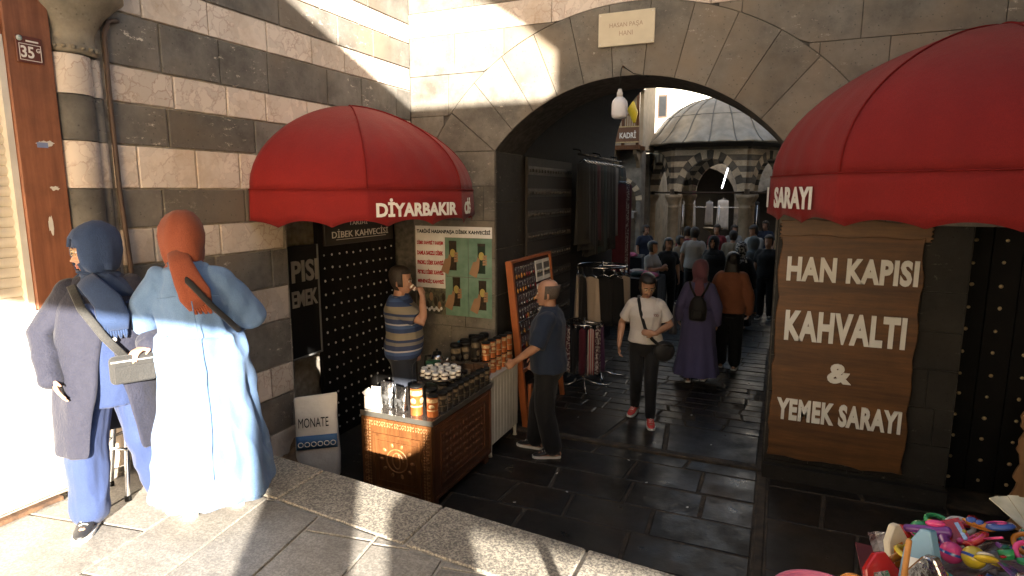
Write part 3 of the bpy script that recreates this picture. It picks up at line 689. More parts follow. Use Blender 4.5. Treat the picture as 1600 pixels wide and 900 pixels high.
m.build('carved_ornament', wood('light_carving', (.36, .17, .065), (.2, .09, .03), 2, .4, 3), t); m = MB()
m.tube([(.1 * math.cos(a), -.553, .40 + .1 * math.sin(a)) for a in [k * .3 for k in range(22)]], .006, 6)
m.tube([(.06 * math.cos(a) * (1 - a / 12), -.553, .40 + .07 * math.sin(a)) for a in [k * .4 for k in range(20)]], .006, 6)
for i in range(10):
    a = i * .628; m.ell((.15 * math.cos(a), -.553, .40 + .15 * math.sin(a) * .9), (.022, .007, .014), 8, 5, M=Matrix.Rotation(-a, 4, 'Y'))
m.build('carved_rosette', MATS['light_carving'], t)
m = MB()
frame_s = lambda y0, y1, z0, z1, w: [m.box(.325, .337, y0, y1, z1 - w, z1), m.box(.325, .337, y0, y1, z0, z0 + w), m.box(.325, .337, y0, y0 + w, z0 + w, z1 - w), m.box(.325, .337, y1 - w, y1, z0 + w, z1 - w)]
frame_s(-.52, .55, .09, .74, .02); frame_s(-.40, .43, .18, .65, .02)
for a in range(40): m.ell((.326, -.49 + a * .026, .70), (.005, .007, .007), 6, 4); m.ell((.326, -.49 + a * .026, .13), (.005, .007, .007), 6, 4)
for i in range(13):
    for k in range(6): m.ell((.326, -.34 + i * .06, .24 + k * .07), (.006, .024, .02), 8, 4, M=Matrix.Rotation(R(45 if (i + k) % 2 else -45), 4, 'X'))
m.build('carved_side', CWD, t)
for sx in (-1, 1):
    for sy in (-.46, .49): m = MB(); m.box(sx * .28 - .035, sx * .28 + .035, sy - .035, sy + .035, 0, .07); m.build('leg', CWD, t)
t = T('white_cabinet', 'white panelled cabinet standing between the carved counter and the arch jamb', 'cabinet', (-2.72, 5.45, 0))
CABW = mat('cabinet_white', (.62, .59, .51), (.52, .49, .42), .5, 4)
m = MB(); m.box(-.27, .255, -.33, .34, .12, .80); m.build('carcass', CABW, t, .004)
m = MB()
for i in range(9): m.box(.255, .262, -.325 + i * .073, -.325 + i * .073 + .068, .13, .795)
m.build('side_slats', CABW, t, .002)
m = MB(); m.box(-.29, .275, -.345, .35, .80, .822); m.build('top', mat('cab_top', (.5, .46, .38), None, .4), t, .003)
for sx in (-.24, .235):
    for sy in (-.305, .31): m = MB(); m.tube([(sx, sy, .12), (sx, sy, .03), (sx, sy, 0)], [.02, .018, .024], 10); m.build('leg', CABW, t)
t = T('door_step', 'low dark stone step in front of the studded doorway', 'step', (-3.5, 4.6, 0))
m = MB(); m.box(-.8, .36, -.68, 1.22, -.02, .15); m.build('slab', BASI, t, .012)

# goods on the counter
def tin(name, label, loc, r, h, cols, group, cap=None, rz=0):
    o = T(name, label, 'coffee tin', loc, rz, group); a, b = cols
    m = MB(); m.lathe([(.001, 0), (r, 0), (r * 1.02, .004), (r, .008), (r, h - .008), (r * 1.02, h - .004), (r, h), (.001, h)], n=20); m.build('can', a, o)
    m = MB(); m.lathe([(r * 1.012, h * .30), (r * 1.012, h * .36)], n=20, cap=False); m.lathe([(r * 1.012, h * .72), (r * 1.012, h * .90)], n=20, cap=False)
    m.ell((0, -r, h * .53), (r * .55, .004, h * .11), 12, 6); m.ell((r, 0, h * .53), (.004, r * .55, h * .11), 12, 6); m.build('label_band', b, o)
    m = MB(); m.lathe([(.001, h + .012), (r * .96, h + .012), (r * 1.03, h + .006), (r * 1.03, h - .006), (.001, h - .006)], n=20); m.build('lid', cap or BLK, o)
    return o
ORG = mat('tin_orange', (.42, .13, .035), (.30, .08, .02), .3, 9, metal=.35); CRM = mat('tin_cream', (.55, .42, .24), (.3, .16, .07), .35, 50); DKT = mat('tin_black', (.016, .014, .013), None, .28); DKL = mat('tin_darklabel', (.20, .16, .10), (.06, .045, .03), .4, 60); GRN = mat('tin_green', (.02, .09, .045), None, .3)
zt = .79
a = tin('coffee_tin', 'tall orange and brown coffee tin beside the foil pouches, on the counter front', (-2.64, 4.08, zt), .05, .235, (ORG, CRM), 'orange coffee tins on the counter')
dup(a, (-2.50, 4.10, zt), R(20), 'shorter orange coffee tin at the front corner of the counter', scale=(.95, .95, .72))
b = tin('coffee_tin', 'black coffee tin in the row along the right edge of the counter', (-2.49, 4.24, zt), .044, .15, (DKT, DKL), 'black coffee tins along the counter edge')
for i in range(1, 9): dup(b, (-2.50 + .003 * i, 4.24 + i * .098, zt), R(40 * i))
for i in range(5): dup(b, (-2.62, 4.28 + i * .19, zt), R(70 * i), 'black coffee tin in the second row, just behind the edge row', 'black coffee tins in the second row')
c = tin('coffee_tin', 'green-lidded small black coffee tin at the right edge of the counter', (-2.575, 4.19, zt), .03, .13, (DKT, DKL), 'green-lidded coffee tins', mat('green_lid', (.05, .30, .12), None, .4))
FOIL = mat('foil', (.72, .72, .72), (.5, .5, .5), .24, 8, .8, 22, metal=1)
def pouch(loc, rz, h, label):
    o = T('foil_pouch', label, 'pouch', loc, rz, 'silver foil coffee pouches'); q = random.Random(int(h * 1000)); rings = []
    for z, w, d in ((0, .055, .035), (.01, .06, .04), (.06, .062, .042), (.12, .06, .035), (.17, .058, .022), (.2, .06, .008), (.235, .062, .003)):
        rings.append([V(w * math.cos(a_) * (1 + q.uniform(-.06, .06)), d * math.copysign(abs(math.sin(a_)) ** .7, math.sin(a_)) * (1 + q.uniform(-.22, .22)), z * h / .235) for a_ in [2 * math.pi * k / 22 for k in range(22)]])
    m = MB(); m.loft(rings); m.build('bag', FOIL, o)
    m = MB(); m.cbox((0, -.04, h * .38), (.075, .004, h * .36)); m.build('label_patch', mat('pouch_label', (.10, .10, .10), (.03, .03, .03), .3, 30), o)
pouch((-2.94, 4.10, zt), .1, .235, 'taller crumpled silver foil pouch beside the white box')
pouch((-2.79, 4.08, zt), -.25, .215, 'shorter crumpled silver foil pouch beside the orange tin')
t = T('paper_box', 'white paper box at the left front corner of the counter, open at the top', 'box', (-3.06, 4.10, zt), .2)
m = MB(); m.box(-.075, .075, -.07, .07, 0, .11); m.build('box_body', PLASW, t, .003)
m = MB(); m.cbox((0, .07, .12), (.15, .004, .06), rx=R(-30)); m.cbox((-.078, 0, .12), (.004, .13, .05), ry=R(-35)); m.build('flap', PLASW, t)
t = T('round_tray', 'round dark tray raised above the counter tins, holding white-capped jars', 'tray', (-2.72, 4.62, .955))
m = MB(); m.lathe([(.001, -.008), (.19, -.008), (.20, 0), (.205, .02), (.20, .02), (.19, .002), (.001, .002)], n=36); m.build('dish', mat('tray_metal', (.10, .09, .08), None, .25, metal=.8), t)
m = MB(); m.lathe([(.08, -.165), (.08, -.155), (.02, -.15), (.015, -.02), (.05, -.008)], n=18); m.build('stand', BLK, t)
JAR = mat('jar_dark', (.05, .03, .02), (.12, .08, .05), .2, 40); WCAP = mat('white_cap', (.76, .74, .70), None, .4)
j0 = None
for k in range(19):
    q = k - 1; ring = 0 if k == 0 else 1 if k < 7 else 2; aa = 0 if k == 0 else (q * 1.0472 if ring == 1 else (k - 7) * .5236 + .2)
    loc = (-2.72 + ring * .078 * math.cos(aa), 4.62 + ring * .078 * math.sin(aa), .958)
    if j0 is None:
        j0 = T('coffee_jar', 'small dark jar with a white cap standing on the round tray', 'jar', loc, 0, 'white-capped jars on the round tray')
        m = MB(); m.lathe([(.001, 0), (.026, 0), (.028, .006), (.028, .045), (.022, .052), (.001, .052)], n=14); m.build('glass', JAR, j0)
        m = MB(); m.lathe([(.028, .047), (.030, .05), (.030, .066), (.027, .069), (.001, .069)], n=14); m.build('cap', WCAP, j0)
        m = MB(); m.lathe([(.0285, .012), (.0285, .034)], n=14, cap=False); m.build('paper_label', WHT, j0)
    else: dup(j0, loc, rnd.random() * 6)
def carton(name, label, loc, sz, m1, m2, rz=0, group=None):
    o = T(name, label, 'box', loc, rz, group); m = MB(); m.box(-sz[0] / 2, sz[0] / 2, -sz[1] / 2, sz[1] / 2, 0, sz[2]); m.build('carton_body', m1, o, .002)
    m = MB(); m.cbox((0, -sz[1] / 2, sz[2] * .6), (sz[0] * .6, .003, sz[2] * .3)); m.cbox((0, -sz[1] / 2, sz[2] * .2), (sz[0] * .5, .003, sz[2] * .08)); m.cbox((sz[0] / 2, 0, sz[2] * .6), (.003, sz[1] * .6, sz[2] * .3)); m.build('printed_panel', m2, o); return o
PRT = mat('print_pale', (.34, .26, .17), (.08, .06, .05), .5, 45)
carton('coffee_carton', 'dark green coffee carton behind the tray of jars', (-2.98, 4.92, zt), (.12, .08, .2), GRN, PRT, .15)
BRC = mat('carton_brown', (.07, .04, .025), None, .4)
cb = carton('coffee_carton', 'dark brown coffee carton in the row behind the tray of jars', (-2.86, 4.96, zt), (.11, .08, .19), BRC, PRT, .1, 'brown coffee cartons behind the tray')
for k in (1, 2, 3): dup(cb, (-2.86 + .11 * k, 4.96 + .03 * k, zt), .1 - .06 * k)
t = T('coffee_kettle', 'black kettle with a shiny steel pot behind the cartons on the counter', 'kettle', (-3.02, 5.06, zt))
m = MB(); m.lathe([(.001, 0), (.075, 0), (.08, .02), (.075, .12), (.055, .2), (.04, .23), (.001, .235)], n=24); m.build('pot', CHR, t)
m = MB(); m.tube([(-.07, 0, .2), (-.13, 0, .19), (-.14, 0, .1), (-.08, 0, .04)], .012, 8); m.lathe([(.045, .225), (.04, .25), (.012, .255), (.012, .28), (.001, .28)], n=16); m.build('handle', BLK, t)
m = MB(); m.tube([(.05, 0, .1), (.1, 0, .16), (.125, 0, .2)], [.022, .014, .01], 10); m.build('spout', CHR, t)
carton('blue_box', 'plain bright blue box behind the tins against the dark pier', (-3.0, 5.66, .82), (.17, .13, .2), mat('blue_card', (.03, .18, .28), None, .5), mat('blue_card2', (.04, .22, .33), None, .5))
for i in range(5):
    x, y = -2.55 + .008 * i, 5.2 + i * .115
    dup(a, (x, y, .822), R(30 * i), 'orange coffee tin in the lower row on the white cabinet', 'orange tins in the lower row on the white cabinet', (.86, .86, .62))
    dup(a, (x - .0, y, .975), R(50 * i), 'orange coffee tin standing on top of the lower orange row', 'orange tins in the upper row on the white cabinet', (.86, .86, .72))
for i in range(5):
    dup(b, (-2.9 + .06 * (i % 2), 5.22 + i * .1, .822), R(33 * i), 'tall black canister at the back of the white cabinet', 'tall black canisters on the white cabinet', (1.2, 1.2, 1.7))
    if i > 1: dup(b, (-2.78, 5.22 + i * .1, .822), R(33 * i), 'tall black canister in the front row on the white cabinet', 'front black canisters on the white cabinet', (1.1, 1.1, 1.9))

# coffee sack by the doorway, paper bag at the kerb, stool
SACK = mat('woven_sack', (.62, .60, .57), (.5, .48, .45), .7, 5, .5, 25); BLU = mat('sack_blue', (.03, .11, .26), None, .6)
t = T('coffee_sack', 'white coffee sack MONATE with a blue band standing by the doorway jamb', 'sack', (-3.50, 3.86, .17), R(38))
def sackring(z, w, d): return [V(w * math.copysign(abs(math.cos(a_)) ** .6, math.cos(a_)), d * math.copysign(abs(math.sin(a_)) ** .6, math.sin(a_)) * (1 + .06 * math.sin(3 * a_ + z * 9)), z + .012 * math.cos(a_) * (z > .6)) for a_ in [2 * math.pi * k / 32 for k in range(32)]]
m = MB(); m.loft([sackring(z, w, d) for z, w, d in ((0, .16, .08), (.03, .18, .10), (.2, .185, .105), (.4, .175, .095), (.55, .17, .07), (.66, .175, .03), (.71, .178, .008), (.735, .172, .006))]); m.build('bag', SACK, t)
def sy(z): return -(.105 - .03 * max(0, (z - .3) / .3))
m = MB()
rows = [[V(-.165 + .33 * i / 10, -.1075 - (.0 if True else 0), z) for i in range(11)] for z in (.30, .36, .42)]
m.loft(rows, 0, .5, True, False, False); bo = m.build('blue_band', BLU, t); bo.modifiers.new('s', 'SOLIDIFY').thickness = .003
m = MB()
for k in range(6): m.tube([(-.13 + k * .052 + .02 * math.cos(a_), -.1115, .345 + .02 * math.sin(a_)) for a_ in [j * .45 for j in range(15)]], .0035, 5)
m.build('ring_marks', WHT, bo)
m = MB(); put_text(m, 'MONATE', .24, .075, lambda p: (p.x - .02, -.098 + (p.z) * .28 + p.y, p.z + .53), depth=.003, off=.0); m.build('lettering', mat('black_ink', (.006, .006, .006), None, .6, spec=.2), t)
t = T('paper_carrier_bag', 'tan paper carrier bag with a blue label, leaning on the wall behind the denim dress', 'bag', (-3.22, 2.74, .85), R(60))
m = MB(); m.loft([[V(x_, y_, z) for x_, y_ in ((-w, -d), (w, -d), (w * 1.0, d), (-w, d))] for z, w, d in ((0, .17, .07), (.25, .175, .075), (.56, .18, .06))], sm=False, cap=False); m.face([(-.17, -.07, .002), (.17, -.07, .002), (.17, .07, .002), (-.17, .07, .002)])
o = m.build('paper', mat('kraft', (.47, .36, .24), (.4, .3, .2), .7, 6, .3, 8), t); o.modifiers.new('s', 'SOLIDIFY').thickness = .003
m = MB(); m.cbox((.05, -.078, .3), (.22, .004, .10)); m.build('blue_label', mat('bag_blue', (.04, .16, .32), None, .5), t)
m = MB(); m.tube([(.03 + .025 * math.cos(a_), -.082, .3 + .025 * math.sin(a_)) for a_ in [j * .45 for j in range(15)]], .004, 5); m.build('ring_mark', WHT, t)
m = MB(); m.tube([(-.07, -.06, .55), (-.06, -.06, .66), (0, -.06, .70), (.06, -.06, .66), (.07, -.06, .55)], .006, 6); m.build('bag_handle', mat('kraft_cord', (.35, .26, .16), None, .8), t)
t = T('bar_stool', 'chrome bar stool with a round foot ring behind the woman in the dark coat', 'stool', (-3.42, 2.28, .85))
m = MB(); m.lathe([(.001, .74), (.17, .74), (.185, .76), (.18, .79), (.15, .805), (.001, .81)], n=28); m.build('seat', mat('stool_seat', (.03, .025, .025), None, .5), t)
for k in range(4):
    a_ = k * math.pi / 2 + .5; m = MB(); m.tube([(.1 * math.cos(a_), .1 * math.sin(a_), .74), (.13 * math.cos(a_), .13 * math.sin(a_), .5), (.2 * math.cos(a_), .2 * math.sin(a_), .01), (.2 * math.cos(a_), .2 * math.sin(a_), 0)], .014, 10)
    lg = m.build('leg', CHR, t); m = MB(); m.lathe([(.018, 0), (.018, .03), (.015, .03)], c=(.2 * math.cos(a_), .2 * math.sin(a_), 0), n=10); m.build('foot_cap', BLK, lg)
m = MB(); m.tube([(.175 * math.cos(j * .2618), .175 * math.sin(j * .2618), .3) for j in range(25)], .009, 8); m.build('foot_ring', CHR, t)
# ---------------------------------------------------------------- people
PEND = []
def remesh(o, vox, smooth=3, fold=0, ff=9, fdir=None):
    r = o.modifiers.new('r', 'REMESH'); r.mode = 'VOXEL'; r.voxel_size = vox; r.use_smooth_shade = True
    s = o.modifiers.new('s', 'SMOOTH'); s.factor = .5; s.iterations = smooth
    PEND.append((o, fold, ff)); return o
def flush():
    dg = bpy.context.evaluated_depsgraph_get(); dg.update()
    new = []
    for o, fold, ff in PEND:
        me = bpy.data.meshes.new_from_object(o.evaluated_get(dg)); new.append((o, me, fold, ff))
    for o, me, fold, ff in new:
        if fold:
            off = V(hash(o.name) % 97, 3, 5); ns = [v.normal.copy() for v in me.vertices]
            for v, n in zip(me.vertices, ns):
                p = v.co; a = noise.noise(V(p.x * ff + p.z * ff * .25, p.y * ff, p.z * ff * .38) + off)
                b_ = noise.noise(V(p.x * ff * 2.2, p.y * ff * 2.2, p.z * ff * 1.3) + off * 2)
                v.co = p + n * fold * ((1 - 2 * abs(a)) * .8 + .35 * b_)
        for p in me.polygons: p.use_smooth = True
        o.modifiers.clear(); o.data = me; me.name = o.name
    PEND.clear()
def ring(c, rx, ry, n=20, fold=0, k=9, ph=0, sq=1):
    return [V(c[0] + rx * math.copysign(abs(math.cos(a)) ** sq, math.cos(a)) * (1 + fold * math.sin(k * a + ph)), c[1] + ry * math.copysign(abs(math.sin(a)) ** sq, math.sin(a)) * (1 + fold * math.sin(k * a + ph)), c[2]) for a in [2 * math.pi * i / n for i in range(n)]]
HEADP = [(-.085, .022, .028, .052), (-.078, .040, .046, .04), (-.055, .055, .066, .026), (-.02, .067, .083, .012), (.02, .073, .094, .004), (.06, .077, .099, -.002), (.10, .074, .096, -.006), (.13, .060, .080, -.008), (.148, .042, .056, -.010), (.158, .016, .022, -.010)]

class P:
    """one figure, local frame: +y is where the chest faces, +x its right hand, z=0 the sole"""
    def __init__(s, label, loc, rz, h=1.7, g=1.0, pose=None, head=(0, 0), skin=None, group=None, vox=.009, female=False, lean=(0, 0), detail=True):
        s.t = T('person', label, 'person', loc, rz, group); s.t.scale = (h / 1.7,) * 3
        s.g = g; s.vox = vox; s.lean = lean; s.fem = female
        J = dict(shR=(.158, -.01, 1.352), shL=(-.158, -.01, 1.352), elR=(.225 * (1 + (g - 1) * .5), -.03, 1.10), elL=(-.225 * (1 + (g - 1) * .5), -.03, 1.10), wrR=(.235 * (1 + (g - 1) * .4), .06, .86), wrL=(-.235 * (1 + (g - 1) * .4), .06, .86),
                 hpR=(.085, 0, .88), hpL=(-.085, 0, .88), knR=(.095, .015, .48), knL=(-.095, .015, .48), anR=(.10, -.03, .085), anL=(-.10, -.03, .085), toR=(.02, .16), toL=(-.02, .16),
                 hdR=(.0, .03, -.1), hdL=(.0, .03, -.1), pnR=(-1, 0, 0), pnL=(1, 0, 0), curl=.45)
        if female: J['shR'] = (.140, -.01, 1.348); J['shL'] = (-.140, -.01, 1.348)
        up = {k: v for k, v in J.items()}
        up.update(pose or {}); s.J = up; s.skin = skin or SKIN
        for k in ('shR', 'shL', 'elR', 'elL', 'wrR', 'wrL'): s.J[k] = s.L(s.J[k]) if k not in (pose or {}) else V(*s.J[k])
        s.hc = s.L((0, .015, 1.55)); s.hm = Matrix.Rotation(head[0], 4, 'Z') @ Matrix.Rotation(head[1], 4, 'X')
        s.body(detail)
    def L(s, p): k = max(0, p[2] - .85); return V(p[0] + s.lean[0] * k, p[1] + s.lean[1] * k, p[2])
    def H(s, p): q = V(*p); q.z += .05; r = s.hm @ q; r.z -= .05; return s.hc + r
    def torso(s, m, d=0, z0=.80, z1=1.47, n=22, belly=0):
        g = s.g; f = s.fem
        prof = [(.78, .13, .10, 0), (.85, .165, .125, -.005), (.93, .172 if f else .162, .128, -.005), (1.0, .158, .118, 0), (1.08, .138 if f else .15, .108, .005), (1.16, .145 if f else .158, .115, .01), (1.24, .158 if f else .168, .128 if f else .122, .014), (1.31, .155 if f else .172, .115, .006), (1.36, .138 if f else .152, .095, -.005), (1.405, .098, .074, -.012), (1.435, .068, .062, -.01), (1.47, .056, .058, -.004)]
        rings = []
        for z, a, b, y in prof:
            if z < z0 - .001 or z > z1 + .001: continue
            gg = 1 + (g - 1) * (1 if z < 1.33 else .45 if z < 1.42 else .2); c = s.L((0, y + .5 * belly * math.exp(-((z - 1.05) / .15) ** 2), z)); bl = belly * math.exp(-((z - 1.05) / .15) ** 2) * .5; rings.append(ring(c, a * gg + d + bl * .3, b * gg + d + bl, n))
        m.loft(rings)
    def limb(s, m, a, b, c, ra, rb, rc, d=0, upto=1.0, mid=None):
        a, b, c = V(*a), V(*b), V(*c); pts = []; rad = []
        for i in range(5):
            f = i / 4; pts.append(a.lerp(b, f)); rad.append(ra + (rb - ra) * f + d)
        for i in range(1, 6):
            f = i / 5; pts.append(b.lerp(c, f)); r = rb + (rc - rb) * f
            if mid: r += mid * math.sin(math.pi * min(1, f * 1.3)) * (f < .77)
            rad.append(r + d)
        n = max(3, int(round(len(pts) * upto))); m.tube(pts[:n], rad[:n], 14, rnd_cap=upto >= 1)
        return pts, rad
    def hand(s, m, w, d, pn, side, curl):
        w, d, pn = V(*w), V(*d).normalized(), V(*pn); pn = (pn - d * pn.dot(d)).normalized(); lat = d.cross(pn).normalized()
        if lat.dot(V(0, 1, 0)) < 0: lat = -lat       # towards the thumb side
        m.tube([w - d * .02, w + d * .02, w + d * .055, w + d * .09], [(.024, .02), (.032, .017), (.040, .016), (.040, .012)], 12, flat=tuple(pn), rnd_cap=True)
        for off, l in ((.029, .068), (.010, .077), (-.009, .072), (-.027, .056)):
            p = w + d * .082 + lat * off; dd = d.copy(); pts = [p - d * .02, p]
            for q in range(3):
                dd = (Matrix.Rotation(curl * (.7 + .2 * q), 3, d.cross(pn)) @ dd); p = p + dd * l / 3 * (1.15 - .12 * q); pts.append(p)
            m.tube(pts, [.0095, .0095, .009, .0082, .0072], 8, rnd_cap=True)
        p = w + d * .03 + lat * .025; t1 = (d * .6 + lat * .75 + pn * .3).normalized()
        m.tube([w + d * .02 + lat * .01, p, p + t1 * .035, p + t1 * .04 + (d * .9 + pn * .3) * .03], [.013, .012, .0105, .008], 8, rnd_cap=True)
    def body(s, detail):
        J = s.J; m = MB(); g = s.g; ga = 1 + (g - 1) * .6
        s.torso(m, -.012)
        nk = s.L((0, -.012, 1.42)); m.tube([nk, s.hc + V(0, -.012, -.06), s.hc + V(0, -.01, .0)], [.056, .053, .05], 14)
        m.loft([[s.H((rx * math.cos(a), yo * 1.0 + ry * math.sin(a), z)) for a in [2 * math.pi * i / 20 for i in range(20)]] for z, rx, ry, yo in HEADP])
        m.tube([s.H((0, .088, .035)), s.H((0, .106, .005)), s.H((0, .118, -.012)), s.H((0, .098, -.02))], [.008, .011, .0145, .010], 8, rnd_cap=True)
        for q in (-1, 1):
            m.ell(s.H((q * .014, .102, -.014)), (.010, .010, .009), 8, 5)
            m.ell(s.H((q * .030, .075, -.005)), (.022, .02, .022), 8, 5); m.ell(s.H((q * .03, .088, .052)), (.026, .010, .009), 8, 5)
            m.tube([s.H((q * .072, .0, .035)), s.H((q * .083, -.012, .03)), s.H((q * .081, -.012, -.01)), s.H((q * .072, .004, -.022))], [.008, .012, .011, .007], 8, rnd_cap=True)
        m.ell(s.H((0, .086, -.040)), (.024, .014, .007), 10, 5); m.ell(s.H((0, .082, -.053)), (.021, .015, .008), 10, 5); m.ell(s.H((0, .070, -.074)), (.022, .018, .014), 10, 5)
        for k in 'RL':
            s.limb(m, J['sh' + k], J['el' + k], J['wr' + k], .052 * ga, .040 * ga, .027, mid=.004)
            s.hand(m, J['wr' + k], J['hd' + k], J['pn' + k], 1 if k == 'R' else -1, J.get('curl' + k, J['curl']))
            s.limb(m, J['hp' + k], J['kn' + k], J['an' + k], .080 * ga, .055 * ga, .038, mid=.012)
            an = V(*J['an' + k]); tx, ty = J['to' + k]; fd = V(tx, ty, 0).normalized(); zf = an.z - .085
            m.tube([an, an + V(0, 0, -.045) - fd * .02], [.04, .04], 10); m.tube([an - fd * .055 + V(0, 0, -.05), an + fd * .03 + V(0, 0, -.042), an + fd * .12 + V(0, 0, -.055), an + fd * .165 + V(0, 0, -.062)], [(.03, .03), (.035, .035), (.04, .025), (.03, .016)], 10, flat=(0, 0, 1), rnd_cap=True)
        o = m.build('body', s.skin, s.t, weld=False); remesh(o, min(s.vox, .0065) if detail else s.vox, 2); s.bo = o
    def face(s, glasses=False, brow=(.03, .02, .015), lip=(.36, .13, .10)):
        m = MB()
        for q in (-1, 1): m.ell(s.H((q * .030, .0925, .034)), (.0145, .006, .0075), 10, 6); m.ell(s.H((q * .030, .0975, .034)), (.006, .003, .0068), 8, 5, 1)
        m.build('eyes', [mat('eye_white', (.6, .57, .53), None, .3), mat('iris', (.02, .012, .008), None, .25)], s.t)
        m = MB()
        for q in (-1, 1): m.tube([s.H((q * .012, .102, .054)), s.H((q * .032, .101, .060)), s.H((q * .052, .086, .054))], [.0035, .005, .003], 6)
        m.build('eyebrows', mat('brow_%02x' % int(brow[0] * 255), brow, None, .8), s.t)
        m = MB(); m.tube([s.H((-.023, .093, -.046)), s.H((-.010, .1, -.043)), s.H((0, .101, -.044)), s.H((.010, .1, -.043)), s.H((.023, .093, -.046))], [.003, .0065, .007, .0065, .003], 8); m.tube([s.H((-.018, .093, -.051)), s.H((0, .098, -.054)), s.H((.018, .093, -.051))], [.003, .0075, .003], 8); m.build('lips', mat('lips', lip, None, .45), s.t)
        if glasses:
            m = MB()
            for q in (-1, 1):
                m.tube([s.H((q * .033 + .023 * math.cos(a), .108 - .006 * abs(math.cos(a)), .032 + .018 * math.sin(a))) for a in [k * .5236 for k in range(13)]], .002, 6)
                m.tube([s.H((q * .055, .103, .037)), s.H((q * .076, .06, .04)), s.H((q * .08, -.01, .035))], .002, 6)
            m.tube([s.H((-.011, .112, .034)), s.H((.011, .112, .034))], .002, 6); m.build('glasses', BRASS, s.t)
    def hair(s, ma, style='short', back=0):
        m = MB(); k = 1.10 if style != 'short' else 1.07
        rs = []
        for z, rx, ry, yo in HEADP[2:]:
            rs.append([s.H((rx * k * math.cos(a), yo - .004 + ry * k * math.sin(a), z * 1.03 + .004)) for a in [2 * math.pi * i / 28 for i in range(28)]])
        n = 28; i0 = len(m.v)
        m.loft(rs)
        keep = []
        nr = len(rs)
        for f in m.f:
            if len(f) > 4: keep.append(len(f) == n and min(f) >= (nr - 1) * n); continue
            j = min(f) // n; a = sum(2 * math.pi * ((v % n)) / n for v in f[:1]) / 1 + math.pi / n
            fr = math.sin(a); top = HEADP[2 + j][0]
            if style == 'bald': ok = fr < .25 and top < .10 and (top > -.03)
            elif style == 'short': ok = (fr < .35 and top >= -.02) or (top >= .085) or (fr < -.2)
            else: ok = (fr < .45) or (top >= .075)
            keep.append(ok)
        m.f = [f for f, q in zip(m.f, keep) if q]; m.m = m.m[:len(m.f)]; m.t = m.t[:len(m.f)]; m.s = m.s[:len(m.f)]
        o = m.build('hair', ma, s.t, weld=False); q = o.modifiers.new('s', 'SOLIDIFY'); q.thickness = .012 if style != 'bald' else .004; q.offset = 1
        if style == 'long':
            m = MB(); c = s.hc
            m.loft([ring(c + V(0, -.055 - .03 * f, .08 - .62 * f * back), .080 + .03 * math.sin(f * 3) - .03 * f * f, .045 - .01 * f, 24, .07, 11, f * 2) for f in [i / 8 for i in range(9)]])
            m.build('long_hair', ma, s.t, weld=False)
        elif style == 'bun':
            m = MB(); m.ell(s.H((0, -.11, .08)), (.045, .04, .04)); m.build('bun', ma, s.t)
    def scarf(s, ma, drape=True, width=.17, tail=None, front=True):
        m = MB(); n = 40
        prof = [(.188, .010, .012, -.012), (.184, .03, .04, -.012), (.170, .056, .07, -.012), (.145, .078, .098, -.010), (.11, .092, .116, -.008), (.065, .099, .124, -.006), (.02, .097, .122, -.002), (-.03, .091, .112, .002), (-.075, .084, .098, .002), (-.105, .086, .090, -.005), (-.13, .105, .095, -.01), (-.165, width * .86, .12, -.012), (-.20, width, .132, -.012), (-.245, width * 1.06, .14, -.010)]
        rings = []
        for j, (z, rx, ry, yo) in enumerate(prof):
            rot = z > -.08
            rr_ = []
            for i in range(n):
                a = 2 * math.pi * i / n; f = 1 + (.04 * math.sin(a * 6 + z * 34) if z < .03 else .008 * math.sin(a * 5 + z * 40))
                p = (rx * f * math.cos(a), yo + ry * f * math.sin(a), z)
                rr_.append(s.H(p) if rot else s.hc + V(p[0] + s.lean[0] * (z + .1), p[1] + s.lean[1] * (z + .1), z))
            rings.append(rr_)
        if not drape: rings = rings[:11]
        m.loft(rings, cap=False)
        keep = []
        for f in m.f:
            j = min(f) // n; a = 2 * math.pi * (f[0] % n) / n + math.pi / n; z = (prof[j][0] + prof[j + 1][0]) / 2
            x = math.cos(a) * prof[j][1]; inface = math.sin(a) > .3 and abs(x) < .062 and -.07 < z < .10 and (x / .064) ** 2 + ((z - .012) / .088) ** 2 < 1
            keep.append(not inface)
        m.f = [f for f, q in zip(m.f, keep) if q]; m.m = m.m[:len(m.f)]; m.t = m.t[:len(m.f)]; m.s = m.s[:len(m.f)]
        o = m.build('headscarf', ma, s.t, weld=False); q = o.modifiers.new('s', 'SOLIDIFY'); q.thickness = .009; q.offset = .5
        PEND.append((o, .011, 13))
        if tail:
            m = MB(); pts = [s.hc + V(*p) for p in tail]
            m.tube(pts, [(.05, .016)] + [(.055 + .012 * i, .016) for i in range(len(pts) - 2)] + [(.06, .010)], 18, flat=(0, 1, 0)); 
            e, d_ = pts[-1], (pts[-1] - pts[-2]).normalized()
            for i in range(9): b_ = e + V((i - 4) * .012, 0, 0); m.tube([b_ - d_ * .02, b_ + d_ * .02, b_ + d_ * .045 + V(.004 * (-1) ** i, 0, 0)], [.005, .004, .002], 5)
            o = m.build('scarf_tail', ma, s.t, weld=False); PEND.append((o, .006, 18))
    def shirt(s, ma, d=.016, z0=.86, sleeve=.48, name='shirt', belly=0, vox=None, neck=1.445, fold=.010, collar=None):
        J = s.J; m = MB(); ga = 1 + (s.g - 1) * .6
        s.torso(m, d, z0, neck, belly=belly)
        for k in 'RL':
            s.limb(m, J['sh' + k], J['el' + k], J['wr' + k], .056 * ga, .047 * ga, .036, d, sleeve); q = V(*J['sh' + k]); m.ell(q - (q - s.L((0, -.01, q.z))) * .06, (.062 * ga + d, .060 * ga + d, .058 * ga + d), 14, 8)
        o = m.build(name, ma, s.t, weld=False); remesh(o, vox or s.vox, 3, fold, 8)
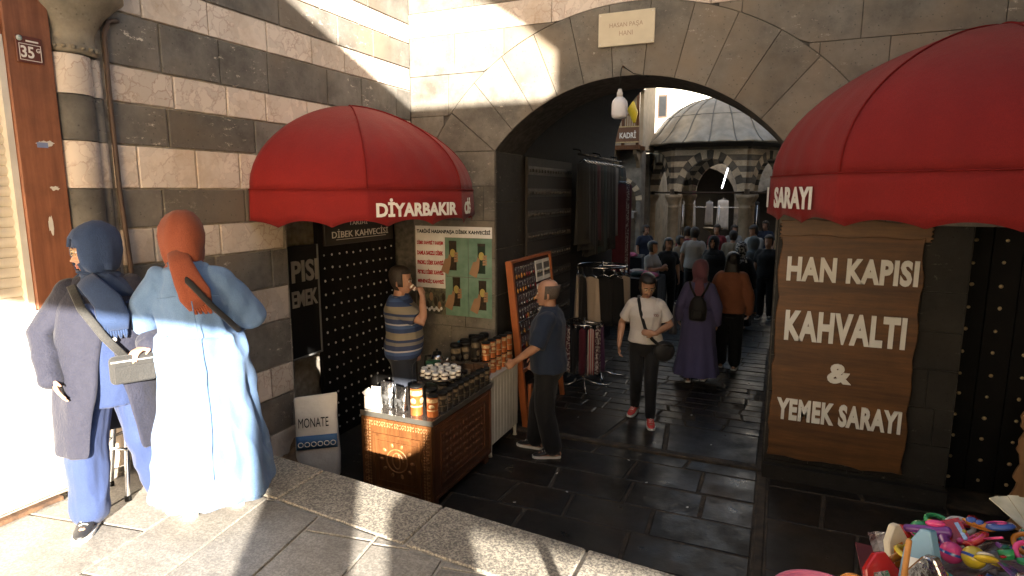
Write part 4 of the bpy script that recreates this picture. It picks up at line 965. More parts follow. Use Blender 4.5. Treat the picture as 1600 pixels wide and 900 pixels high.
        if collar:
            m = MB(); m.loft([ring(s.L((0, -.006, z)), r, r * 1.02, 22) for z, r in ((1.425, .078), (1.462, .067), (1.468, .072), (1.43, .088))], cap=False); m.build('collar', collar, o)
        return o
    def trousers(s, ma, d=.016, z1=1.0, wide=0, fold=.012, to=1.0):
        J = s.J; m = MB(); ga = 1 + (s.g - 1) * .6; s.torso(m, d - .008, .78, z1)
        for k in 'RL':
            a = V(*J['hp' + k]); b = V(*J['kn' + k]); c = V(*J['an' + k]).lerp(b, .06 if to == 1 else 1 - to)
            s.limb(m, a, b, c, .083 * ga, .062 * ga + wide * .6, .05 + wide, d)
        o = m.build('trousers', ma, s.t, weld=False); remesh(o, s.vox, 3, fold, 8); return o
    def shoes(s, ma, sole=None):
        for k in 'RL':
            an = V(*s.J['an' + k]); tx, ty = s.J['to' + k]; fd = V(tx, ty, 0).normalized(); r = fd.cross(V(0, 0, 1)); rise = s.J.get('heel' + k, 0)
            def pt(l, w, z): return an + fd * l + r * w + V(0, 0, -.085 + z + rise * max(0, (.06 - l)) / .12 * .5 - rise * .0)
            prof = [(-.075, .020, .035), (-.06, .034, .075), (-.02, .037, .10), (.03, .038, .098), (.08, .044, .072), (.13, .044, .05), (.17, .034, .042), (.19, .014, .03)]
            m = MB(); m.loft([[pt(l, w * math.cos(a), .016 + max(0, (h_ - .016)) * (.5 + .5 * math.sin(a)) ** .8) for a in [2 * math.pi * i / 16 for i in range(16)]] for l, w, h_ in prof])
            o = m.build('shoe', ma, s.t, weld=False)
            m = MB(); m.loft([[pt(l * 1.04, w * 1.1 * sg, z) for sg, z in ((-1, 0), (1, 0), (1.02, .022), (-1.02, .022))] for l, w, h_ in prof], sm=False); m.build('sole', sole or WHT, o)
            m = MB()
            for q in range(4): m.tube([pt(.035 + q * .022, -.022, .088 - q * .009), pt(.035 + q * .022, 0, .100 - q * .010), pt(.035 + q * .022, .022, .088 - q * .009)], .0035, 5)
            m.build('laces', sole or WHT, o)
    def skirtlike(s, ma, name, rings, sleeve=1.0, d=.022, fold=.008, cut=None, vox=None, neck=1.445, sl=(.062, .055, .046)):
        """robe / coat: torso and hanging skirt lofted together, sleeves joined on"""
        J = s.J; m = MB(); ga = 1 + (s.g - 1) * .6; s.torso(m, d, .93, neck); m.loft(rings[::-1])
        for k in 'RL': s.limb(m, J['sh' + k], J['el' + k], J['wr' + k], sl[0] * ga, sl[1] * ga, sl[2], d * .6, sleeve)
        o = m.build(name, ma, s.t, weld=False); remesh(o, vox or s.vox, 2, fold, 7); return o
    def strap(s, pts, w, ma, name='bag_strap', parent=None):
        m = MB(); m.tube([V(*p) for p in pts], [(w, .004)] * len(pts), 8, flat=(0, 1, 0)); return m.build(name, ma, parent or s.t, weld=False)
    def world(s, p): return Matrix.Translation(s.t.location) @ Matrix.Rotation(s.t.rotation_euler.z, 4, 'Z') @ (V(*p) * s.t.scale.x)

BLACKC = fabric('black_cloth', (.007, .007, .008), (.010, .010, .011), 240, .8, .25); NAVY = fabric('navy_scarf', (.030, .055, .13), (.022, .042, .10), 300, .85, .3)
RUST = fabric('rust_scarf', (.24, .062, .028), (.18, .045, .022), 300, .85, .3)
DENIM = fabric('pale_denim', (.14, .235, .40), (.10, .18, .34), 420, .8, .35, .1, 3); COATN = fabric('navy_brocade', (.014, .0155, .030), (.024, .0255, .042), 90, .8, .5, .1, 26); BLUEP = fabric('blue_twill', (.035, .058, .15), (.027, .045, .12), 300, .8, .3)
SHOEB = mat('black_leather', (.02, .02, .022), None, .38, 8, .2); GREYB = fabric('grey_bag', (.042, .042, .04), (.03, .03, .03), 150, .7, .3)

# --- the woman in the long denim dress
p = P('woman seen from behind in a long pale denim dress and rust headscarf', (-2.80, 2.26, .85), face(-.72, .69), 1.61, 1.16, pose=dict(
    elL=(-.30, .10, 1.14), wrL=(-.18, .30, 1.10), hdL=(.5, .8, -.1), pnL=(0, .3, -1), elR=(.25, .04, 1.12), wrR=(.16, .24, 1.08), hdR=(-.4, .8, 0), pnR=(0, 0, -1), anR=(.12, .03, .085), anL=(-.14, -.02, .085)), head=(R(35), R(-4)), lean=(-.10, .02), female=True, vox=.009)
rings = []
for z, a, b in ((.13, .31, .28), (.2, .302, .27), (.4, .275, .245), (.6, .25, .222), (.8, .232, .20), (.95, .222, .188), (1.05, .205, .172)): 
    f = .055 * (1 - z) + .008; rings.append(ring(p.L((-.0, -.015, z)), a, b, 72, f, 8, z * 1.2))
dr = p.skirtlike(DENIM, 'denim_dress', rings, 1.0, .022, .032)
m = MB()
m.tube([p.L((.02, -.20 - .055 * (1.4 - z) * (z < 1.3), z)) + V(0, -.03 if z > .5 else -.04, 0) for z in (1.28, 1.1, .9, .7, .5, .3)], .003, 5)
m.tube([p.L((x, -.158 - .0 * abs(x), 1.30 - abs(x) * .06)) for x in (-.15, -.07, 0, .07, .15)], .003, 5)
m.build('seam', DENIM, dr)
m = MB(); m.loft([ring(p.L((0, -.012, z)), r, r, 22) for z, r in ((1.42, .095), (1.465, .078), (1.472, .084), (1.42, .108))], cap=False); m.build('collar', DENIM, dr)
p.scarf(RUST, True, .125, [(-.02, -.09, -.02), (.0, -.13, -.09), (.03, -.165, -.17), (.06, -.185, -.25), (.085, -.195, -.31)])
p.face(True); p.shoes(mat('pale_shoe', (.6, .57, .52), None, .6)); p.trousers(BLACKC, .012)
p.strap([p.L(q) for q in ((-.06, -.10, 1.45), (.02, -.175, 1.37), (.11, -.20, 1.24), (.18, -.165, 1.14), (.215, -.09, 1.07))], .016, BLACKC)

# --- the woman in the dark coat
p = P('woman in navy headscarf and long dark coat, hand on hip, looking left', (-3.24, 2.02, .85), face(.84, -.54), 1.56, 1.15, pose=dict(
    elR=(.28, -.06, 1.12), wrR=(.26, .10, .90), hdR=(-.30, .55, -.75), pnR=(-1, .1, 0), curlR=.15, elL=(-.27, -.02, 1.12), wrL=(-.20, .20, 1.04), hdL=(.6, .6, -.1), pnL=(0, .2, -1),
    knR=(.14, .07, .48), anR=(.16, .10, .085), toR=(.05, .16), knL=(-.15, .06, .48), anL=(-.22, .0, .085), toL=(-.06, .15)), head=(R(-72), R(-3)), lean=(.0, -.04), female=True, vox=.009)
p.trousers(BLUEP, .02, 1.02, .022, .016)
m = MB(); m.loft([ring(p.L((0, .01, z)), a, b, 30) for z, a, b in ((.70, .19, .15), (.85, .22, .17), (1.0, .215, .175), (1.2, .20, .17), (1.3, .19, .15))]); remesh(m.build('tunic', BLUEP, p.t, weld=False), .01, 2, .006)
# open coat: shell with a gap down the front
m = MB(); J = p.J; rows = []; n = 44
for z, a, b, gap in ((.44, .285, .25, .46), (.55, .28, .245, .42), (.7, .27, .235, .36), (.85, .26, .22, .26), (1.0, .245, .205, .16), (1.12, .23, .19, .09), (1.24, .222, .175, .05), (1.32, .198, .15, .05), (1.38, .155, .12, .06), (1.42, .14, .09, .1), (1.445, .09, .075, .15)):
    rw = []
    for i in range(n + 1):
        th = math.pi / 2 + gap + (2 * math.pi - 2 * gap) * i / n; f = 1 + .03 * (1.2 - z) * math.sin(7 * th + z * 2)
        rw.append(p.L((a * f * math.cos(th), -.005 + b * f * math.sin(th), z)))
    rows.append(rw)
m.loft(rows, closed=False, cap=False); ct = m.build('coat', COATN, p.t, weld=False); q = ct.modifiers.new('s', 'SOLIDIFY'); q.thickness = .012; q.offset = -1
q = ct.modifiers.new('sub', 'SUBSURF'); q.levels = q.render_levels = 2; PEND.append((ct, .016, 6))
m = MB()
for k in 'RL': p.limb(m, J['sh' + k], J['el' + k], J['wr' + k], .070, .062, .046, .012)
for k, sg in (('R', 1), ('L', -1)): m.ell(V(*J['sh' + k]) + V(-sg * .01, 0, .0), (.076, .076, .074), 14, 8)
remesh(m.build('coat_sleeves', COATN, ct, weld=False), .009, 2, .014)
for z in (.98, 1.10, 1.22): m = MB(); m.ell(p.L((-.045, .20 if z > 1.15 else .225, z)), (.012, .006, .012), 10, 6); m.build('button', STEEL, ct)
p.scarf(NAVY, True, .175, [(.06, .10, -.12), (.02, .15, -.17), (-.03, .185, -.24), (-.05, .20, -.33), (-.055, .205, -.40)]); p.face(True); p.shoes(SHOEB)
bs = p.strap([p.L(q) for q in ((.13, .10, 1.40), (.09, .19, 1.28), (.0, .235, 1.12), (-.10, .255, .98))], .022, GREYB)
t = T('shoulder_bag', 'grey rectangular shoulder bag hanging in front of the woman in the dark coat', 'bag', p.world((-.12, .27, .94)), p.t.rotation_euler.z + .1)
m = MB(); m.box(-.105, .105, -.032, .032, -.072, .072); m.build('pouch_body', GREYB, t, .025, seg=3)
m = MB(); m.box(-.09, .09, .035, .045, -.06, .025); m.build('front_pocket', GREYB, t, .012, seg=2); m = MB(); m.tube([(-.10, .037, .05), (.10, .037, .05)], .004, 6); m.build('zip', STEEL, t)

# --- the coffee seller in the striped shirt
STR = bands('striped_jersey', [(0, (.20, .175, .13)), (.26, (.03, .05, .12)), (.42, (.05, .09, .20)), (.54, (.34, .34, .36)), (.60, (.035, .05, .11)), (.78, (.16, .15, .14)), (.9, (.03, .045, .10))], .26)
p = P('man in a blue and grey striped shirt drinking behind the coffee counter', (-3.33, 4.93, .15), face(.93, .36), 1.72, 1.16, pose=dict(
    elR=(.20, .24, 1.22), wrR=(.09, .22, 1.44), hdR=(-.35, -.25, .8), pnR=(-.6, -.8, 0), curlR=.9), head=(R(-8), R(-4)), skin=SKIND, vox=.009, lean=(0, -.03))
p.shirt(STR, .024, .85, .44, belly=.045); p.trousers(fabric('dark_jeans', (.03, .035, .05), None, 300), .016, 1.0); p.shoes(SHOEB)
p.hair(mat('dark_hair', (.022, .015, .011), (.035, .024, .016), .6, 60, .5, 120)); p.face()
t = T('coffee_cup', 'small paper cup held to the lips by the man in the striped shirt', 'cup', p.world((.035, .145, 1.50)), p.t.rotation_euler.z)
m = MB(); m.lathe([(.001, 0), (.02, 0), (.026, .055), (.023, .055), (.018, .004), (.001, .004)], n=16, M=Matrix.Rotation(R(50), 4, 'X')); m.build('paper_cup', WHT, t)
m = MB(); m.lathe([(.0245, .02), (.0265, .04)], n=16, cap=False, M=Matrix.Rotation(R(50), 4, 'X')); m.build('cup_band', mat('cup_brown', (.2, .1, .05), None, .6), t)

# --- the bald man in the navy polo
POLO = fabric('navy_polo', (.017, .028, .055), (.013, .022, .045), 260, .85, .3)
p = P('balding man in a navy polo shirt and black trousers facing the jewellery board', (-1.98, 5.44, 0), face(-.97, -.10), 1.76, 1.12, pose=dict(
    elL=(-.25, .06, 1.12), wrL=(-.20, .27, .96), hdL=(.05, .7, -.5), pnL=(1, 0, 0), anL=(-.06, -.06, .085), anR=(.10, .16, .085), knR=(.09, .11, .48), elR=(.24, .02, 1.1), wrR=(.23, .2, .9), toL=(-.05, .16)), head=(R(8), R(-2)), skin=SKIND, vox=.009)
p.shirt(POLO, .024, .84, .46, belly=.03, collar=POLO); p.trousers(BLACKC, .02, 1.0, .012); p.shoes(SHOEB); p.hair(mat('grey_stubble', (.10, .075, .06), (.06, .045, .035), .8, 90), 'bald'); p.face()

# --- the woman in the white T-shirt
WTS = fabric('white_tee', (.62, .585, .57), (.56, .52, .50), 300, .85, .25)
p = P('woman in a white T-shirt and red trainers walking out of the passage', (-1.31, 6.78, 0), face(.16, -.98), 1.69, 1.06, pose=dict(
    elR=(.27, -.06, 1.12), wrR=(.29, .03, .88), hdR=(0, .15, -1), elL=(-.27, -.02, 1.13), wrL=(-.11, .20, 1.07), hdL=(.95, .25, .1), pnL=(0, -1, 0),
    knL=(-.08, .15, .50), anL=(-.09, .16, .085), toL=(-.02, .16), knR=(.08, .06, .5), anR=(.10, -.16, .10), toR=(.04, .15)), head=(R(12), R(-22)), skin=SKIND, vox=.008, female=True)
p.shirt(WTS, .018, .88, .40); p.trousers(BLACKC, .010, .98, -.004, .004)
p.shoes(mat('coral_red', (.62, .07, .055), (.5, .05, .045), .5), WHT); p.hair(mat('black_hair', (.010, .008, .008), (.018, .014, .012), .45, 60, .5, 140), 'tied'); p.face(True)
m = MB()
for i in range(3): m.tube([p.L((-.085 - .022 * i + .010 * math.cos(a), .146 - .006 * i, 1.262 + .013 * math.sin(a))) for a in [k * .6 for k in range(11)]], .0022, 5)
m.build('chest_print', mat('print_red', (.25, .05, .04), None, .6), p.t)
p.strap([p.L(q) for q in ((.085, -.03, 1.455), (.082, .075, 1.42), (.05, .165, 1.28), (.0, .175, 1.12), (-.08, .185, 1.0), (-.16, .13, .92))], .018, BLACKC)
t = T('crossbody_bag', 'black crossbody bag at the hip of the woman in the white T-shirt', 'bag', p.world((-.215, .09, .85)), p.t.rotation_euler.z + .3)
m = MB(); m.ell((0, 0, 0), (.125, .06, .12), 18, 12); m.build('pouch_body', fabric('bag_black', (.018, .017, .018), None, 160, .55, .3), t)
m = MB(); m.tube([(-.09, .035, .075), (0, .05, .085), (.09, .035, .075)], .006, 6); m.build('zip', MATS['old_iron'], t)

# --- the two women walking away
LIL = fabric('lilac_dress', (.115, .105, .225), (.095, .085, .19), 300, .85, .25); PNK = fabric('dusty_pink_scarf', (.21, .085, .115), (.17, .07, .095), 300, .85, .25)
p = P('woman in a lilac dress and dusty pink headscarf walking into the passage', (-.93, 8.5, 0), face(-.05, 1), 1.66, 1.15, pose=dict(anR=(.10, .10, .085), anL=(-.10, -.08, .10), wrL=(-.27, .08, .9)), female=True, vox=.012, head=(0, R(-4)))
rings = [ring((0, -.01, z), a, b, 60, .05 * (1 - z) + .008, 9, z) for z, a, b in ((.12, .31, .27), (.3, .28, .25), (.6, .24, .21), (.85, .225, .185), (1.05, .19, .16))]
p.skirtlike(LIL, 'lilac_dress', rings, 1.0, .02, .009); p.scarf(PNK, False, .15, [(.0, -.10, -.06), (.0, -.145, -.13), (.01, -.165, -.22), (.015, -.17, -.32)]); p.shoes(SHOEB)
t = T('backpack', 'small black backpack on the back of the woman in lilac', 'backpack', p.world((0, -.20, 1.08)), p.t.rotation_euler.z)
m = MB(); m.loft([ring((0, 0, z), a, b, 24, sq=.8) for z, a, b in ((-.16, .08, .03), (-.14, .11, .055), (0, .12, .065), (.1, .10, .055), (.16, .06, .035), (.175, .03, .02))]); m.build('pack', MATS['bag_black'], t)
m = MB(); m.box(-.07, .07, -.085, -.05, -.12, .0); m.build('front_pocket', MATS['bag_black'], t, .02, seg=2)
m = MB()
for sg in (-1, 1): m.tube([(sg * .03, .02, .15), (sg * .10, .03, .28), (sg * .13, .10, .36), (sg * .14, .2, .33)], [(.014, .005)] * 4, 8, flat=(0, 1, 0))
m.build('straps', MATS['bag_black'], t)
t = T('tote_bag', 'pale grey tote bag hanging at the left side of the woman in lilac', 'bag', p.world((-.34, .03, .80)), p.t.rotation_euler.z)
m = MB(); m.loft([ring((0, 0, z), a, b, 20) for z, a, b in ((-.14, .05, .06), (-.12, .06, .11), (.05, .04, .12), (.12, .02, .12))]); m.build('bag_body', mat('tote_grey', (.16, .16, .18), None, .8), t)
m = MB(); m.tube([(0, -.07, .11), (0, -.04, .24), (0, .03, .26), (0, .07, .11)], .008, 6); m.build('handles', MATS['tote_grey'], t)
SAL = fabric('salmon_knit', (.36, .135, .075), (.30, .11, .06), 220, .9, .3)
p = P('woman in a salmon top with long black hair walking into the passage', (-.58, 9.35, 0), face(-.02, 1), 1.72, 1.15, pose=dict(anR=(.10, -.03, .085), anL=(-.10, .06, .085)), female=True, vox=.012, head=(R(15), 0))
p.shirt(SAL, .03, .82, 1.0); p.trousers(BLACKC, .02, 1.0, .012); p.shoes(SHOEB); p.hair(MATS['black_hair'], 'long', .72)

# --- the crowd in the court: each a figure of its own
CWHT = fabric('crowd_white', (.33, .31, .29), None, 200); CRED = fabric('crowd_red', (.16, .02, .025), None, 200); CTAN = fabric('crowd_tan', (.24, .19, .13), None, 200); CBLU = fabric('crowd_blue', (.022, .028, .05), None, 200); CGRY = fabric('crowd_grey', (.10, .11, .11), None, 200)
HB = MATS['black_hair']; HD = MATS['dark_hair']
def crowd(label, x, y, dx, dy, top, h=1.68, g=1.0, female=False, sc=None, hair='short', bottom=None, **k):
    q = P(label, (x, y, 0), face(dx, dy), h, g, female=female, vox=.016, detail=False, skin=SKIND, group='people in the courtyard', head=(k.pop('turn', 0), k.pop('nod', R(-3))), pose=k.pop('pose', None), **k)
    if sc == 'robe':
        q.skirtlike(top, 'robe', [ring((0, -.01, z), a, b, 40, .04, 9, z) for z, a, b in ((.1, .27, .24), (.5, .23, .2), (1.05, .18, .15))], 1.0, .02, .006); return q
    q.shirt(top, .02, .85, .45); q.trousers(bottom or BLACKC, .016); q.shoes(SHOEB if k.get('x') else SHOEB)
    if hair: q.hair(HB if female else HD, hair, .5)
    return q
PHONE = dict(elR=(.22, .10, 1.12), wrR=(.10, .28, 1.18), hdR=(-.4, .5, .5), elL=(-.22, .1, 1.1), wrL=(-.08, .28, 1.14), hdL=(.4, .6, .3))
crowd('woman in a white T-shirt at the left of the crowd, arms folded over a phone', -2.28, 12.2, .9, -.3, CWHT, 1.62, 1.1, True, hair='tied', pose=PHONE)
crowd('dark-haired woman in a black top right behind the white-shirted woman with a phone', -2.05, 12.7, .4, -.9, BLACKC, 1.66, 1, True, hair='long')
crowd('young woman in a cream blouse bending over her phone', -2.1, 14.6, .9, -.4, CTAN, 1.58, 1, True, hair='tied', pose=PHONE)
crowd('man in a dark red shirt walking away past the stalls', -2.05, 15.5, -.1, 1, CRED, 1.74, 1.1)
crowd('tall man in a white shirt and black trousers seen from behind', -1.72, 14.2, .1, 1, CWHT, 1.80, 1.1)
q = crowd('woman in a black robe and dark headscarf in the middle of the crowd', -1.22, 13.4, -.2, -1, BLACKC, 1.66, 1.2, True, 'robe'); q.scarf(BLACKC, True, .17)
q = crowd('woman in a black robe with a patterned grey headscarf nearest the passage', -.62, 12.2, .1, 1, BLACKC, 1.64, 1.2, True, 'robe'); q.scarf(mat('patterned_scarf', (.30, .29, .28), (.015, .015, .018), .8, 28, lo=.48, hi=.52), True, .17)
crowd('man in a tan shirt seen from behind between the black robes', -.95, 15.0, .2, 1, CTAN, 1.70, 1.05)
q = crowd('woman in a slate headscarf and dark robe beside the man in the white shirt', -.45, 13.8, -.8, .6, CGRY, 1.64, 1.15, True, 'robe'); q.scarf(CGRY, True, .17)
crowd('man in a white shirt looking down at his phone at the right of the crowd', -.52, 15.8, -.6, -.8, CWHT, 1.80, 1.1, pose=PHONE, nod=R(-18))
crowd('man in dark clothes at the far right edge of the crowd by the jamb', -.16, 13.4, -.2, -1, BLACKC, 1.72, 1.1)
crowd('man in a red top standing under the pavilion arch', -1.5, 17.2, -.3, -1, CRED, 1.72, 1.05)
crowd('man in a pale shirt under the pavilion, half hidden by the crowd', -1.1, 17.6, .5, -1, CWHT, 1.70, 1.05)
crowd('seller in a white shirt behind the clothes table on the left', -4.35, 15.8, .8, -.5, CWHT, 1.66, 1.05, False, pose=PHONE)
crowd('man in a dark shirt by the pavilion column', -3.3, 16.6, .7, -.7, CBLU, 1.70, 1.05)
crowd('man in blue standing behind the pavilion at the right', -.35, 19.5, -.4, -1, CBLU, 1.74, 1.05)
flush()
# ---------------------------------------------------------------- goods inside the passage
MCOL = lambda n, c, **k: fabric(n, c, None, 220, .85, .3)
BEI = MCOL('beige_cloth', (.42, .34, .27)); BURG = MCOL('burgundy_cloth', (.10, .016, .028)); GREYC = MCOL('grey_cloth', (.038, .038, .04)); TEAL = MCOL('teal_cloth', (.012, .035, .04)); CHRC = MCOL('charcoal_cloth', (.016, .016, .018)); PURP = MCOL('plum_cloth', (.09, .035, .09))
DOT = mat('patterned_cloth', (.36, .32, .30), (.07, .02, .03), .85, 40, lo=.49, hi=.53)
STRP = bands('striped_cloth', [(0, (.30, .06, .07)), (.5, (.42, .38, .34))], .03, axis=0)
def garment(loc, rz, w, h, ma, label, group, kind='garment', cat='garment', taper=1.25, hang=.10):
    o = T(kind, label, cat, loc, rz, group); q = random.Random(int(loc[0] * 999 + loc[1] * 77)); m = MB(); ph = q.random() * 6
    rings = []
    for i in range(9):
        f = i / 8; ww = w / 2 * (1 + (taper - 1) * f); d = .018 + .02 * f
        rings.append([V(ww * math.cos(a), d * math.sin(a) + .014 * f * math.sin(ww * math.cos(a) * 60 + ph), -h * f + (.035 * abs(math.cos(a)) * -1 if i == 0 else .008 * math.sin(a * 3 + ph))) for a in [2 * math.pi * k / 26 for k in range(26)]])
    m.loft(rings); m.build('cloth', ma, o)
    m = MB(); m.tube([(-w * .42, 0, -.02), (0, 0, .03), (w * .42, 0, -.02)], .006, 6); m.tube([(0, 0, .03), (0, 0, hang - .03), (.012, 0, hang - .012), (.0, 0, hang), (-.014, 0, hang - .014)], .003, 6); m.build('hanger', CHR, o); return o
def round_rack(name, label, loc, r, h):
    t = T(name, label, 'clothes rack', loc); m = MB()
    m.tube([(r * math.cos(a), r * math.sin(a), h) for a in [k * math.pi / 16 for k in range(33)]], .011, 8); m.tube([(-r, 0, h), (r, 0, h)], .009, 6); m.tube([(0, -r, h), (0, r, h)], .009, 6); m.build('rail', CHR, t)
    m = MB(); m.tube([(0, 0, .02), (0, 0, h + .06)], .016, 10); m.build('pole', CHR, t)
    for k in range(4): a = k * math.pi / 2 + .4; m = MB(); m.tube([(0, 0, .12), (.2 * math.cos(a), .2 * math.sin(a), .04), (.34 * math.cos(a), .34 * math.sin(a), .02)], .011, 8); m.build('leg', CHR, t)
round_rack('clothes_rack', 'chrome round rack of beige and black skirts beside the arch jamb', (-2.20, 8.15, 0), .34, 1.60)
sk_ = [(BEI, 'beige'), (BLACKC, 'black'), (BEI, 'beige'), (BLACKC, 'black'), (BLACKC, 'black'), (BEI, 'beige'), (CHRC, 'charcoal'), (BLACKC, 'black'), (GREYC, 'grey'), (BLACKC, 'black')]
for k, (ma, nm) in enumerate(sk_):
    a = R(-150 + k * 26); garment((-2.20 + .34 * math.cos(a), 8.15 + .34 * math.sin(a), 1.49), a + R(72), .24, .66, ma, '%s skirt hanging on the chrome round rack in the passage' % nm, '%s skirts on the round rack' % nm, 'skirt', 'skirt', 1.35)
round_rack('scarf_rack', 'low round rack of patterned scarves below the rack of skirts', (-2.28, 7.62, 0), .24, .90)
for k, (ma, nm) in enumerate([(BURG, 'burgundy'), (DOT, 'red and white patterned'), (CHRC, 'charcoal'), (BURG, 'burgundy'), (STRP, 'red and white striped'), (DOT, 'red and white patterned'), (PURP, 'plum'), (STRP, 'red and white striped'), (BEI, 'beige'), (TEAL, 'teal'), (BURG, 'burgundy'), (CHRC, 'charcoal')]):
    a = R(-160 + k * 27); garment((-2.28 + .24 * math.cos(a), 7.62 + .24 * math.sin(a), .87), a + R(80), .085, .62, ma, '%s scarf hanging on the low scarf rack' % nm, '%s scarves on the low rack' % nm, 'scarf', 'scarf', 1.15, .03)
t = T('wall_rail', 'dark rail high on the left passage wall carrying long garments', 'rail', (-2.6, 9.4, 3.12)); m = MB(); m.tube([(0, -1.15, 0), (0, 1.3, 0)], .015, 8); m.build('rail', BLK, t)
for yy in (-1.0, 0, 1.1): m = MB(); m.tube([(-.13, yy, .08), (-.02, yy, .06), (0, yy, .0)], .01, 6); m.build('bracket', BLK, t)
for k in range(13):
    ma, nm = ((GREYC, 'grey'), (CHRC, 'charcoal'), (BLACKC, 'black'), (BURG, 'burgundy'), (CHRC, 'charcoal'), (TEAL, 'teal'))[k % 6] if k != 9 else (CWHT, 'white')
    garment((-2.55, 8.35 + k * .185, 3.02), R(78), .36, 1.15 + .1 * (k % 3), ma, '%s long garment hanging from the high wall rail in the passage' % nm, '%s garments on the wall rail' % nm, hang=.11)
for k, (ma, nm) in enumerate(((BURG, 'burgundy'), (DOT, 'patterned'), (BURG, 'burgundy'))):
    garment((-2.48, 10.25 + k * .2, 2.75), R(60), .3, 1.9, ma, '%s drape hanging at the far left end of the passage' % nm, '%s drapes at the passage end' % nm, 'drape', 'drape', 1.1)

# jewellery board leaning on the left jamb
t = T('jewellery_board', 'orange-framed board of key rings and bracelets leaning on the passage wall', 'display board', (-2.44, 5.95, 0)); t.rotation_euler = (0, R(-6.5), 0)
ORF = wood('orange_frame', (.42, .12, .03), (.28, .075, .02), 2, .45)
m = MB(); m.box(-.012, 0, .03, 1.25, .66, 1.84); m.build('backing', mat('dark_felt', (.05, .018, .018), (.035, .012, .012), .9, 30), t)
m = MB(); m.box(-.03, .045, -.005, .04, .0, 1.87); m.box(-.03, .03, 1.25, 1.285, 0, 1.87); m.box(-.03, .03, .04, 1.25, 1.84, 1.87); m.box(-.03, .03, .04, 1.25, .62, .66); m.build('frame', ORF, t, .003)
rr = random.Random(4); pal = [mat('amber_bead', (.40, .17, .03), None, .25), mat('silver_trinket', (.5, .5, .5), None, .25, metal=1), mat('wine_bead', (.15, .01, .015), None, .25), mat('dark_bead', (.03, .025, .02), None, .25)]
mm = MB()
for row in range(7):
    for i in range(9):
        y, z = .09 + i * .075, 1.77 - row * .155; kk = 0 if (row < 2 and i < 5) else rr.randrange(4)
        mm.tube([(.012, y + .016 * math.sin(a), z + .016 * math.cos(a)) for a in [j * .785 for j in range(9)]], .0028, 5, 1)
        mm.tube([(.012, y, z - .016), (.014, y + rr.uniform(-.01, .01), z - .07)], .003, 5, 1); mm.ell((.016, y + rr.uniform(-.008, .008), z - .088), (.01, rr.uniform(.012, .02), rr.uniform(.018, .032)), 8, 5, kk)
mm.build('key_rings', pal, t, weld=False)['kind'] = 'stuff'
for row in range(4):
    for i in range(2):
        m = MB(); y0, z0 = .76 + i * .245, 1.80 - row * .28; m.box(.002, .012, y0, y0 + .225, z0 - .25, z0)
        for q in range(6): m.box(.012, .016, y0 + .022 + q * .032, y0 + .040 + q * .032, z0 - .20, z0 - .04, 1); m.ell((.016, y0 + .031 + q * .032, z0 - .14), (.006, .010, .03), 8, 5, 2)
        m.build('white_card', [PAP, mat('card_slot', (.05, .05, .055), None, .5), pal[1]], t)
m = MB(); 
for row in range(5): m.tube([(.015, .05, 1.18 - row * .13), (.02, .7, 1.19 - row * .13)], .006, 6)
m.build('bead_strings', pal[1], t)
t = T('timber_strut', 'short orange timber strut propping the display near the white cabinet', 'strut', (-2.36, 5.92, 0)); t.rotation_euler = (R(-7), R(-4), 0)
m = MB(); m.box(-.02, .02, -.025, .025, 0, .52); m.build('post', ORF, t, .003)

# scraps of paper on the wet flags
sc0 = None; q = random.Random(8)
for (x_, y_) in ((-1.75, 5.05), (-1.55, 4.75), (-.95, 5.2), (-.55, 4.9), (-1.9, 4.4), (-.5, 6.3), (-1.2, 5.6), (-2.0, 6.5), (-.8, 7.1)):
    if sc0 is None:
        sc0 = T('paper_scrap', 'tiny white paper scrap lying on the wet dark flags', 'litter', (x_, y_, .008), q.random() * 6, 'white paper scraps on the flags')
        m = MB(); m.prism([(-.012, -.005), (.008, -.008), (.014, .003), (.001, .009), (-.010, .005)], 0, .002, f=lambda u, w, d: (u, w, d + .006 * abs(u) / .02)); m.build('paper', WHT, sc0)
    else: dup(sc0, (x_, y_, .008), q.random() * 6)
# clothes tables of the court
def table(loc, rz, w, d, h, ma, label):
    t = T('clothes_table', label, 'table', loc, rz); m = MB(); m.box(-w / 2, w / 2, -d / 2, d / 2, h - .03, h); m.build('top', CW, t, .004)
    m = MB(); n = 40; rings = []
    def per(f): 
        L_ = 2 * (w + d); s_ = f * L_
        if s_ < w: return (-w / 2 + s_, -d / 2)
        if s_ < w + d: return (w / 2, -d / 2 + s_ - w)
        if s_ < 2 * w + d: return (w / 2 - (s_ - w - d), d / 2)
        return (-w / 2, d / 2 - (s_ - 2 * w - d))
    for z, k in ((h + .004, 1), (h - .05, 1.02), (h * .5, 1.03), (.06, 1.04)): rings.append([V(per(i / 120)[0] * (k + (.012 * math.sin(i * .9) * (h - z))), per(i / 120)[1] * (k + .012 * math.sin(i * .9) * (h - z)), z) for i in range(120)])
    m.loft(rings, cap=False); m.face([(-w / 2, -d / 2, h + .004), (w / 2, -d / 2, h + .004), (w / 2, d / 2, h + .004), (-w / 2, d / 2, h + .004)]); m.build('cloth_cover', ma, t)
    for sx in (-1, 1):
        for sy_ in (-1, 1): m = MB(); m.box(sx * (w / 2 - .06) - .02, sx * (w / 2 - .06) + .02, sy_ * (d / 2 - .06) - .02, sy_ * (d / 2 - .06) + .02, 0, h - .03); m.build('leg', CW, t)
PILE = [(CWHT, 'white'), (BURG, 'burgundy'), (CBLU, 'blue'), (BEI, 'beige'), (TEAL, 'teal'), (mat('pink_cloth', (.45, .10, .18), None, .85), 'pink'), (GREYC, 'grey')]
